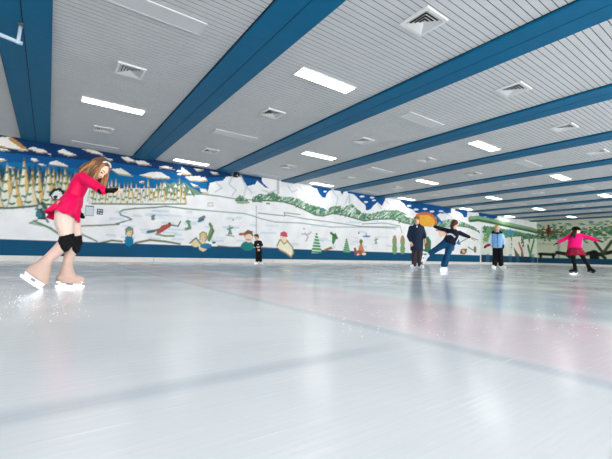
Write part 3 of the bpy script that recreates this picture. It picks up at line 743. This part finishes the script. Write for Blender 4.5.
body = remeshed(body, .009, 3)
dn = (P_(117,190.4,-.40)-wn)
hcfg = dict(k=.88, thumb=-1, curl=.22, spread=.22)
body = merge(body, hand(wn+dn.normalized()*.01, dn, Z*.7-n_*.5, **hcfg))
df = (P_(79.5,216,.06)-wf)
body = merge(body, hand(wf, df, -s, k=.85, thumb=1, curl=.5))
body.build('body', 'skin_pale', R_)
face(R_, hc, .93, hd_f, hd_u)
# dress
d = MB()
d.loft([F.ring(77.5,172.5,86.5,173.5,.05), F.ring(74.3,175,88,178.5,.125), F.ring(71,180.5,89,187,.125), F.ring(67.6,188,85.5,194,.11), F.ring(64.5,193,82.8,199,.105), F.ring(60,198,81.5,205,.115), F.ring(58,202,80.5,209,.12)])
limb(d, [(P_(80,178,-.06),.05),(sn,.050),(en,.046),(wn,.036)]); limb(d, [(P_(80,178,.06),.05),(sf,.048),(ef,.043),(wf,.034)])
dress = remeshed(d, .009, 3).build('dress', 'velvet_pink', R_)
sk = [F.ring(64.8,193.2,82.6,198.8,.107), F.ring(60.3,198,81.4,204,.135), F.ring(54,204.5,80.2,211,.17), F.ring(48.8,210.2,79,216.6,.19), F.ring(45.6,213.6,77.6,222.6,.20)]
sk = [(c, a, b_-Z*.045*i/4) for i, (c, a, b_) in enumerate(sk)]
inner = [(c, a*.94, b_*.94) for c, a, b_ in reversed(sk[1:])]
wave = lambda ri, t: 1+((.0, .025, .06, .10, .15, .15, .10, .06, .025)[min(ri, 8)])*math.cos(7*t+.8)
q = MB(); q.loft(sk+inner, 84, wave); q.build('skirt', 'velvet_pink', dress)
# tights, knee pads, skates
t = MB(); limb(t, [(hn,.070),(P_(64.5,222,-.07),.083),(P_(66.5,236,-.07),.058)]); t.ell(P_(67,207), s*.075, n_*.115, Z*.07); limb(t, [(hf,.086),(P_(72,222,.06),.076),(P_(75.6,236,.06),.055)])
tg = remeshed(t, .008, 3).build('tights', 'tights_cream', R_)
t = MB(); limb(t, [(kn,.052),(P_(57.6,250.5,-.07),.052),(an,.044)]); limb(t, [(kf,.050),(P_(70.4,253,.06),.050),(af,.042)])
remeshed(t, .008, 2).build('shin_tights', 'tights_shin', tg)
for (a, b_, kk, w) in ((P_(67.2,236.6,-.07), P_(63.8,246,-.07), P_(70,242,-.07), 1), (P_(75.8,237,.06), P_(74.4,249,.06), P_(77.6,242.5,.06), .9)):
    t = MB(); t.cap(a, .062*w, b_, .060*w).cap(kk, .05*w); remeshed(t, .008, 2).build('knee_pad', 'knee_black', R_)
g = hand(wn+dn.normalized()*.008, dn, Z*.7-n_*.5, **{**hcfg, 'inflate': .004, 'palm_only': True}); g.build('glove', 'glove_black', R_)
MB().cap(wn-dn.normalized()*.03, .031, wn+dn.normalized()*.012, .029).build('cuff', 'glove_black', bpy.data.objects[R_.children[-1].name])
hand(wf, df, -s, k=.85, thumb=1, curl=.5, inflate=.006).build('glove', 'glove_black', R_)
skate(F, P_(44,266,-.07), P_(24.2,271.8,-.07), P_(45.8,286.2,-.07), 0, 'boot_cover', 1.0, an, 1.12)
skate(F, P_(67,269,.06), P_(55.6,282.6,.06), P_(85,282.6,.06), 0, 'boot_cover', 1.0, af, 1.12)
# flared cloth covers over the boots
def cover(rings, nm='boot_cover'): 
    q = MB(); q.loft(rings, 20); remeshed(q, .008, 3).build(nm, 'boot_cover', R_)
cover([F.ring(43.2,256,52.6,261.5,.048,-.07), F.ring(37.5,260.5,51.5,266,.058,-.07), F.ring(29,266,50.6,273.5,.060,-.07), F.ring(25,269.6,49,281,.055,-.07), F.ring(25.8,271.6,47,285.4,.048,-.07)])
cover([F.ring(62.4,261,72.4,261,.046,.06), F.ring(60.6,268,73,268,.055,.06), F.ring(58.6,275.5,76.4,275.5,.058,.06), F.ring(57.6,280,83.4,281,.052,.06), F.ring(58,283.2,85,283.6,.045,.06)])
# hair: cap plus hanging locks
f, u, l = frame(hd_f, hd_u); hr = random.Random(5)
cap = MB(); cap.ell(hc+u*.034-f*.022, f*.092, l*.082, u*.088)
cap.ell(hc-f*.05-u*.02, f*.055, l*.08, u*.09)
cap = remeshed(cap, .008, 2)
down = (-Z*.8-s*.2)
def lock(start, mid, end, r, m_=None):
    q = MB(); pts = []; rs = []; a, b_, c_ = Vector(start), Vector(mid), Vector(end); ph = hr.uniform(0, 6)
    for i in range(9):
        t = i/8; p = a*(1-t)**2+b_*2*t*(1-t)+c_*t*t; p += (l*math.sin(t*9+ph)+f*math.cos(t*8+ph))*.008*t
        pts.append(p); rs.append(r*(.75+.5*math.sin(math.pi*t))*(1 if t < .8 else (1.25-t)*2.2))
    q.tube(pts, rs, 6); return q
h1, h2 = MB(), MB(); h1 = merge(h1, cap)
for i in range(150):
    a = hr.uniform(-2.3, 2.3)           # around the head, 0 = back
    st = hc+u*hr.uniform(.04,.12)-f*math.cos(a)*.06+l*math.sin(a)*.07
    if abs(a) > 1.5: st = hc+u*hr.uniform(.05,.11)+l*math.copysign(.05, a)+f*hr.uniform(.0,.05)
    side = l*math.sin(a)*hr.uniform(.085,.11)-f*math.cos(a)*hr.uniform(.07,.12)
    if abs(a) > 1.35: side = l*math.copysign(hr.uniform(.075,.1), a)+f*hr.uniform(-.01,.055)
    mid = hc+side+u*hr.uniform(-.01,.05)
    ln = hr.uniform(.11,.19) if abs(a) > 1.2 else hr.uniform(.12,.20)
    end = hc+side*1.12-u*.02+Vector((0,0,-ln))+hd_f.normalized()*hr.uniform(-.03,.0)
    if abs(a) < 1.2: end += -s*hr.uniform(.01,.075)+Z*hr.uniform(0,.06)
    merge(h1 if hr.random() < .55 else h2, lock(st, mid, end, hr.uniform(.007,.013)))
hair = h1.build('hair', 'hair_gold', R_); h2.build('hair_highlight', 'hair_gold_light', hair)
q = MB(); pts = [hc+u*0+ (u*math.cos(a)*.084+l*math.sin(a)*.080)+f*.026+u*.034 for a in [x*math.pi/15-math.pi/3*1.0 for x in range(11)]]
q.tube(pts, .009, 8).build('headband', 'headband_white', R_)

# generic standing figure in clothes, joints given by the caller
def simple_head(F, c, k, fwd, up, hairmat, neck, hair='short', skin='skin'):
    pass

def clothe(F, rings, limbs, name, m_, vox, smooth=2, parent=None):
    q = MB(); q.loft(rings, 24)
    for lb in limbs: limb(q, lb)
    return remeshed(q, vox, smooth).build(name, m_, parent or F.root)
def short_hair(F, c, k, fwd, up, m_, fringe=True):
    f, u, l = frame(fwd, up); q = MB(); c = Vector(c)
    q.ell(c+u*.038*k-f*.016*k, f*.098*k, l*.086*k, u*.092*k); q.ell(c-f*.05*k-u*.01*k, f*.055*k, l*.08*k, u*.075*k)
    o = remeshed(q, .01, 1)
    r3 = random.Random(3)
    for i in range(40):
        a = r3.uniform(0, 6.28); b_ = r3.uniform(.2, 1.2); st = c+u*.045*k+(u*math.cos(b_)+(f*math.cos(a)+l*math.sin(a))*math.sin(b_))*.085*k
        dr = (f*math.cos(a)+l*math.sin(a))*.03*k-u*.015*k
        o.tube([st, st+dr*.6+u*.01*k, st+dr*1.2], [.012*k, .011*k, .004*k], 5)
    return o.build('hair', m_, F.root)

# ---------------- man in a long navy coat
F = Fig(417.5, 268.6, 'person in a long dark navy coat and grey trousers standing beside the leaning skater'); P_ = F.P; R_ = F.root; s, n_ = F.s, F.n
hc = P_(417,220.4); hf_, hu = (-n_*.85-s*.35-Z*.25), (Z-n_*.15)
sl, sr = P_(411,227.5), P_(422,227.8); el, er = P_(408.8,236,-.02), P_(424.4,235,-.02); wl, wr = P_(411,242.4,-.12), P_(425.4,239.4,-.12)
kl, kr = P_(414.4,256,-.02), P_(420,256); al, ar = P_(414.2,264,0), P_(420.2,264,.02)
body = MB(); head(body, hc, 1, hf_, hu); body.cap(hc-Z*.06, .055, P_(416.8,225.8), .06)
body.loft([F.ring(411.5,226.5,422,226.5,.10), F.ring(411,233,422.5,233,.12), F.ring(412,241,422,241,.11), F.ring(411.5,247,422.5,247,.12)])
for a in ([(sl,.05),(el,.042),(wl,.028)], [(sr,.05),(er,.042),(wr,.028)], [(P_(414.4,247),.085),(kl,.06),(al,.045)], [(P_(419.8,247),.085),(kr,.06),(ar,.045)]): limb(body, a)
body = remeshed(body, .016, 2)
body = merge(body, hand(wl, -Z*.8+s*.3-n_*.2, -n_, 1, 1, .5, vox=.006)); body = merge(body, hand(wr, -Z*.9+s*.1-n_*.2, -n_*.4+s, 1, -1, .6, vox=.006))
body.build('body', 'skin', R_); face(R_, hc, 1, hf_, hu); short_hair(F, hc, 1.02, hf_, hu, 'hair_sandy')
coat = clothe(F, [F.ring(414,224.6,420,224.6,.07), F.ring(410,226.6,423.4,226.6,.13), F.ring(409.6,231,423.6,231,.16), F.ring(409.8,238,423.6,238,.16), F.ring(410.4,245,423.4,245,.17), F.ring(410.2,250.6,423,250.6,.175)],
       [[(sl,.075),(el,.072),(P_(410.6,240.6,-.10),.055)], [(sr,.075),(er,.070),(P_(425,237.6,-.10),.052)]], 'coat', 'coat_navy', .016)
q = MB(); q.tube([P_(414.2,226.2,-.10),P_(414.6,224.4,-.02),P_(417,223.6,.06),P_(419.6,224.4,-.02),P_(419.6,226.2,-.10)], .028, 8).build('collar', 'coat_navy', coat)
MB().obox(P_(417,226.6,-.132), s*.018, Z*.028, n_*.01).build('shirt', 'headband_white', R_, smooth=False)
for y in (231, 236, 241): MB().cap(P_(417.2,y,-.175), .012).build('button', 'black_plastic', coat)
q = MB()
for hp, kn_, an_ in ((P_(414.3,247),kl,P_(414.2,264.3,0)), (P_(419.9,247),kr,P_(420.2,264.3,.02))): limb(q, [(hp,.10),(kn_,.085),(an_,.082)])
remeshed(q, .014, 2).build('trousers', 'trouser_grey', R_)
for sx, gx in ((-1, 413.6), (1, 420.6)):
    a = P_(gx,264.8,.0); a = Vector((a.x, a.y, .15)); g0 = Vector((a.x, a.y, .055)); dd = (-n_*.85+s*.5*sx).normalized()
    skate(F, a+Z*.02, g0-dd*.09, g0+dd*.19, 0, 'skate_white', 1.0, None, 1.0, dd.cross(Z))

# ---------------- woman in navy sweater and blue trousers, one leg lifted behind
F = Fig(443.5, 272, 'skater in navy sweater and blue trousers, arms spread, one leg lifted behind'); P_ = F.P; R_ = F.root; s, n_ = F.s, F.n
hc = P_(455,224.4,.05); hf_, hu = (s*.7+n_*.62-Z*.25), (Z*.9+s*.35)
sl, sr = P_(448,230.4,.0), P_(459.3,232.8,.02); el, er = P_(440.5,228.6,.05), P_(464.6,235.2,.06); wl, wr = P_(433.4,226.2,.02), P_(470.2,237.4,.06)
hl, hr_ = P_(446.3,242.6), P_(450.8,243.4,.05); kl, kr = P_(437.6,248.4,.0), P_(447.6,254.4,.0); al, ar = P_(428.6,254,-.05), P_(443.9,265.8,0)
body = MB(); head(body, hc, .95, hf_, hu); body.cap(hc-hu*.05, .048, P_(454,229.5,.02), .055)
body.loft([F.ring(448.5,229.5,458.5,232,.08), F.ring(447,234,458,236.5,.10), F.ring(444.6,238.6,455,241.5,.09), F.ring(443.8,241.6,454.2,244.8,.10)])
for a in ([(sl,.045),(el,.036),(wl,.025)], [(sr,.045),(er,.036),(wr,.025)], [(hl,.09),(kl,.055),(al,.04)], [(hr_,.09),(kr,.055),(ar,.04)]): limb(body, a)
body = remeshed(body, .013, 2)
body = merge(body, hand(wl, P_(427,226.4,0)-wl, Z, .95, 1, .15, .2, vox=.0055)); body = merge(body, hand(wr, P_(475,240.4,.06)-wr, Z, .95, -1, .25, .2, vox=.0055))
body.build('body', 'skin', R_); face(R_, hc, .95, hf_, hu)
sw = clothe(F, [F.ring(451,228.2,456.6,229.6,.06), F.ring(448,229.6,459.4,232.4,.105), F.ring(446.6,233.6,458.6,236.8,.125), F.ring(443.6,238.6,456,242,.125), F.ring(442.4,241.2,455.4,245.6,.135)],
       [[(sl,.060),(el,.055),(P_(434.6,226.6,.02),.040)], [(sr,.060),(er,.055),(P_(469.2,237,.06),.040)]], 'sweater', 'sweater_navy', .012)
# white arched lettering across the back, too small to read
q = MB()
for i in range(8):
    t = i/7; x_ = 447.6+7.2*t; y_ = 234.4+2.6*t-1.5*math.sin(math.pi*t); c_ = P_(x_, y_, -.128); tn = (P_(x_+1, y_+.36-.6*math.cos(math.pi*t), -.128)-c_).normalized()
    q.obox(c_, tn*.009, n_*.012, tn.cross(n_)*.020)
q.build('lettering', 'letter_white', sw, smooth=False)
q = MB(); limb(q, [(hl,.115),(kl,.080),(P_(430.4,253,-.04),.072)]); limb(q, [(hr_,.115),(P_(449,249,.02),.100),(kr,.078),(P_(444.4,264.4,0),.092)]); q.cap(P_(446.4,241.6),.10,P_(451.8,242.6,.02),.105)
remeshed(q, .012, 2).build('trousers', 'trouser_blue', R_)
skate(F, P_(444,265.6,0), P_(447.2,269.6,.03), P_(439.8,269.8,-.08), 0, 'skate_white', .95, None, 1.0, n_)
skate(F, P_(427.4,256,-.05), P_(424.6,254.6,-.05), P_(422.8,262.4,-.05), 0, 'skate_white', .95, al, 1.0, n_)
f, u, l = frame(hf_, hu); q = MB(); q.ell(hc+u*.036-f*.022, f*.094, l*.084, u*.088); q.ell(hc-f*.06-u*.01, f*.05, l*.075, u*.08)
hh = remeshed(q, .01, 1); r3 = random.Random(2)
for i in range(26):
    st = hc-f*.085+u*r3.uniform(-.02,.05)+l*r3.uniform(-.05,.05); hh.tube([st, st-f*.03-Z*.08, st-Z*r3.uniform(.17,.24)+n_*-.06], [.013,.014,.005], 5)
hh.build('hair', 'hair_brown', R_)
MB().tube([hc+f*.02+u*math.cos(a)*.125+l*math.sin(a)*.096 for a in [x*math.pi/10-math.pi/2 for x in range(11)]], .013, 6).build('headband', 'headband_white', R_)

# ---------------- person in a light blue jacket
F = Fig(498, 268.6, 'blond person in light blue jacket, black trousers and red mitten beside the white post'); P_ = F.P; R_ = F.root; s, n_ = F.s, F.n
hc = P_(497.4,228.2); hf_, hu = (-n_*.55+s*.8-Z*.05), Z
sl, sr = P_(492,235), P_(502,235); el, er = P_(489.8,240.4,-.02), P_(503.8,240.6); wl, wr = P_(488.6,245,-.10), P_(503.4,245.4,-.04)
body = MB(); head(body, hc, 1, hf_, hu); body.cap(hc-Z*.06, .052, P_(497,233.6), .06)
body.loft([F.ring(492.4,234,501.6,234,.10), F.ring(492,239,502,239,.12), F.ring(492.6,245,502,245,.11)])
kl, kr = P_(495,257), P_(500.6,257); al, ar = P_(494.8,264.4,0), P_(501,264.4,0)
for a in ([(sl,.05),(el,.04),(wl,.028)], [(sr,.05),(er,.04),(wr,.028)], [(P_(495.4,247),.09),(kl,.06),(al,.045)], [(P_(500,247),.09),(kr,.06),(ar,.045)]): limb(body, a)
body = remeshed(body, .016, 2)
dl, dr = (P_(484.6,246.6,-.16)-wl), (-Z-n_*.2)
body = merge(body, hand(wl, dl, Z, .95, 1, .4, vox=.006)); body = merge(body, hand(wr, dr, s, .95, 1, .5, vox=.006)); body.build('body', 'skin_pale', R_); face(R_, hc, 1, hf_, hu)
jk = clothe(F, [F.ring(494,231.6,500,231.6,.08), F.ring(490.8,233.8,503,233.8,.14), F.ring(490.8,239,503.2,239,.16), F.ring(491.6,244,502.8,244,.155), F.ring(491.6,248,503,248,.16)],
       [], 'jacket', 'jacket_blue', .015)
q = MB(); limb(q, [(sl,.075),(el,.072),(P_(489.2,243.4,-.08),.055)]); limb(q, [(sr,.075),(er,.072),(P_(503.6,243.8,-.04),.055)]); remeshed(q, .014, 2).build('sleeves', 'jacket_pale', jk)
MB().tube([P_(492.4,232.8,-.07),P_(494,231.4,.03),P_(497,230.8,.10),P_(500,231.4,.03),P_(501.6,232.8,-.07),P_(497.6,233.4,-.13),P_(492.4,232.8,-.07)], .042, 8).build('collar', 'trouser_black', jk)
MB().obox(P_(497.6,240.4,-.16), s*.008, Z*.27, n_*.006).build('zip', 'sweater_navy', jk, smooth=False)
hand(wl, dl, Z, 1.2, 1, .4, vox=.008, inflate=.032).build('mitten', 'mitten_red', R_); hand(wr, dr, s, 1, 1, .5, vox=.006, inflate=.012).build('mitten', 'glove_black', R_)
q = MB(); limb(q, [(P_(495.4,247),.11),(kl,.095),(P_(494.8,264.2,0),.095)]); limb(q, [(P_(500,247),.11),(kr,.095),(P_(501,264.2,0),.095)]); remeshed(q, .015, 2).build('trousers', 'trouser_black', R_)
for gx in (494.6, 501.4):
    a = P_(gx,265,.0); g0 = Vector((a.x, a.y, .055)); dd = (s*.9-n_*.4).normalized() if gx > 498 else (-s*.5-n_*.8).normalized()
    skate(F, g0+Z*.11, g0-dd*.09, g0+dd*.19, 0, 'skate_white', 1.0, None, 1.0, dd.cross(Z))
hh = MB(); f, u, l = frame(hf_, hu); hh.ell(hc+u*.038-f*.03, f*.10, l*.09, u*.092); hh.ell(hc-f*.06-u*.03, f*.065, l*.09, u*.10); hh = remeshed(hh, .01, 1); r3 = random.Random(9)
for i in range(40):
    a = r3.uniform(-1.6, 1.6); st = hc+u*.05-f*math.cos(a)*.07+l*math.sin(a)*.075; hh.tube([st, st-f*math.cos(a)*.05+l*math.sin(a)*.04-Z*.07, st-Z*r3.uniform(.13,.19)-f*math.cos(a)*.03+l*math.sin(a)*.02], [.016,.016,.006], 5)
hh.build('hair', 'hair_blond', R_)

# ---------------- girl in pink sweater and maroon skirt
F = Fig(573, 274, 'girl in a hot pink sweater, maroon skirt and black hat, arms spread wide'); P_ = F.P; R_ = F.root; s, n_ = F.s, F.n
hc = P_(576.4,230.8,.02); hf_, hu = (s*.8+n_*.35-Z*.1), (Z+s*.1)
sl, sr = P_(570,235.6), P_(581.6,235.6,.02); el, er = P_(563.6,239.6,.0), P_(589.6,237.8,.03); wl, wr = P_(558.2,242.6,-.02), P_(597.4,240.6,.03)
hl, hr_ = P_(572.6,250.6), P_(579.4,250.6); kl, kr = P_(573.4,258.6,-.02), P_(583.4,257.8,.02); al, ar = P_(574.8,266.2,0), P_(588,265.2,.04)
body = MB(); head(body, hc, .92, hf_, hu); body.cap(hc-Z*.05, .042, P_(576.2,234.6), .045)
body.loft([F.ring(570,235,582,235,.08), F.ring(569.6,240,582,240,.09), F.ring(569.4,246,581.6,246,.085), F.ring(569.4,250,582.4,250,.09)])
for a in ([(sl,.04),(el,.032),(wl,.022)], [(sr,.04),(er,.032),(wr,.022)], [(hl,.075),(kl,.048),(al,.036)], [(hr_,.075),(kr,.048),(ar,.036)]): limb(body, a)
body = remeshed(body, .013, 2)
dl, dr = P_(553.6,244.8,-.03)-wl, P_(604,241.4,.03)-wr
body = merge(body, hand(wl, dl, Z, .82, 1, .2, .2, vox=.005)); body = merge(body, hand(wr, dr, Z, .82, -1, .2, .2, vox=.005)); body.build('body', 'skin', R_); face(R_, hc, .92, hf_, hu)
swt = clothe(F, [F.ring(573.4,233.4,579.4,233.4,.055), F.ring(569,235,583,235,.10), F.ring(568.2,240,582.6,240,.12), F.ring(567.4,245,581.8,245,.12), F.ring(567,248.8,582.4,248.8,.125)],
       [[(sl,.060),(el,.052),(P_(558.9,242.1,-.02),.044)], [(sr,.060),(er,.054),(P_(596.6,240.4,.03),.044)]], 'sweater', 'sweater_pink', .012)
rg = [F.ring(567.6,247.6,582,247.6,.125), F.ring(566.4,251,584,251,.17), F.ring(565.2,255.4,585.8,255.2,.21)]
q = MB(); q.loft(rg+[(c, a*.95, b_*.95) for c, a, b_ in reversed(rg[1:])], 72, lambda ri, t: 1+(0, .03, .06, .06, .03)[min(ri, 4)]*math.cos(9*t)); q.build('skirt', 'skirt_maroon', R_)
q = MB(); limb(q, [(hl,.078),(kl,.056),(P_(574.7,265.6,0),.044)]); limb(q, [(hr_,.078),(kr,.056),(P_(587.6,264.6,.04),.044)]); remeshed(q, .011, 2).build('tights', 'trouser_black', R_)
hand(wl, dl, Z, .85, 1, .2, .2, vox=.005, inflate=.005).build('glove', 'glove_black', R_); hand(wr, dr, Z, .85, -1, .2, .2, vox=.005, inflate=.005).build('glove', 'glove_black', R_)
skate(F, P_(575,266.6,0), P_(577.6,271.9,.03), P_(568.8,272,-.06), 0, 'knee_black', 1.05, al, 1.05, n_, hold='black_plastic')
skate(F, P_(588.4,266,.04), P_(587.2,270.2,.04), P_(595,272.4,.0), 0, 'knee_black', 1.05, ar, 1.05, n_, hold='black_plastic')
f, u, l = frame(hf_, hu); q = MB(); q.ell(hc+u*.058-f*.012, f*.105, l*.098, u*.068); hat = remeshed(q, .01, 1).build('hat', 'glove_black', R_)
MB().tube([hc+u*.035-f*.01+(f*math.cos(a)*.102+l*math.sin(a)*.092) for a in [x*math.pi/8 for x in range(17)]], .017, 6).build('brim', 'glove_black', hat)
hh = MB(); r3 = random.Random(4); hh.ell(hc-f*.045-u*.01, f*.055, l*.078, u*.08)
for i in range(36):
    a = r3.uniform(-1.3, 1.3); st = hc-f*math.cos(a)*.07+l*math.sin(a)*.075; hh.tube([st, st-f*.05*math.cos(a)-n_*.02-Z*.09, st-s*r3.uniform(.04,.12)-n_*.07-Z*r3.uniform(.16,.26)], [.014,.014,.005], 5)
hh.build('hair', 'hair_dark', R_)

# ---------------- small child near the mural wall
F = Fig(258.6, 264.3, 'small child in black with brown hair standing close to the mural wall'); P_ = F.P; R_ = F.root; s, n_ = F.s, F.n
hc = P_(256.6,237.4,-.02); hf_, hu = (-n_*.85-s*.45-Z*.25), (Z-s*.08)
sl, sr = P_(255.4,242), P_(260.6,241.8); el, er = P_(254.8,246,-.03), P_(262,245,.0); wl, wr = P_(256.8,247,-.13), P_(259.4,246.8,-.13)
kl, kr = P_(257.2,255.6), P_(260.4,255.6); al, ar = P_(256.9,261,0), P_(260.6,261,0)
body = MB(); head(body, hc, .82, hf_, hu); body.cap(hc-Z*.05, .036, P_(257.6,241), .04)
body.loft([F.ring(255.6,241.4,260.2,241.2,.06), F.ring(255.8,245,260.8,245,.075), F.ring(256.2,249,261.2,249,.07), F.ring(256,251,261.4,251,.07)])
for a in ([(sl,.03),(el,.026),(wl,.018)], [(sr,.03),(er,.026),(wr,.018)], [(P_(257.4,250),.055),(kl,.038),(al,.03)], [(P_(260.2,250),.055),(kr,.038),(ar,.03)]): limb(body, a)
body = remeshed(body, .011, 2)
body = merge(body, hand(wl, s*.8-Z*.1-n_*.2, -n_, .58, 1, .5, vox=.0045)); body = merge(body, hand(wr, -s*.8-Z*.2-n_*.3, -n_, .58, -1, .5, vox=.0045)); body.build('body', 'skin', R_)
face(R_, hc, .82, hf_, hu); short_hair(F, hc, .86, hf_, hu, 'hair_brown')
jk = clothe(F, [F.ring(256.4,240.4,259.8,240.4,.045), F.ring(255,241.6,260.8,241.4,.08), F.ring(254.9,245,261,245,.095), F.ring(255.4,249.4,261.6,249.4,.095)],
       [[(sl,.042),(el,.042),(P_(256.2,247,-.10),.032)], [(sr,.042),(er,.042),(P_(260,246.6,-.10),.032)]], 'jacket', 'kid_black', .010)
MB().obox(P_(258,244.5,-.098), s*.018, Z*.02, n_*.005).build('badge', 'letter_white', jk, smooth=False)
q = MB(); limb(q, [(P_(257.4,250),.065),(kl,.058),(P_(257,260.8,0),.055)]); limb(q, [(P_(260,250),.065),(kr,.058),(P_(260.6,260.8,0),.055)]); remeshed(q, .011, 2).build('trousers', 'trouser_black', R_)
for gx, sx in ((256.8, -1), (260.8, 1)):
    a = P_(gx,262,.0); g0 = Vector((a.x, a.y, .034)); dd = (-n_*.6+s*.8*sx).normalized() if sx < 0 else (-n_*.7+s*.7).normalized()
    skate(F, g0+Z*.07, g0-dd*.05, g0+dd*.12, 0, 'skate_white', .66, None, 1.0, dd.cross(Z))

# ------------------------------------------------------------------ ice shavings around the near skater
r4 = random.Random(21); q = MB()
for i in range(420):
    if i < 230: x_, y_ = r4.gauss(30, 30), r4.gauss(302, 9)
    else: x_, y_ = r4.uniform(300, 600), r4.gauss(320, 12)
    if y_ < 280: continue
    p = on_z(x_, y_, 0); a = r4.uniform(.0015, .0042)
    q.add([p+Vector((a,0,.0003)), p+Vector((-a*.6,a,.0003)), p+Vector((-a*.7,-a,.0003)), p+Vector((0,0,a*1.1))], [(0,2,1),(0,1,3),(1,2,3),(2,0,3)])
o = q.build('ice_shavings', 'ice_chip', smooth=False, kind='stuff'); tag(o, 'loose white ice shavings scattered over the ice around the near skater', 'ice shavings')
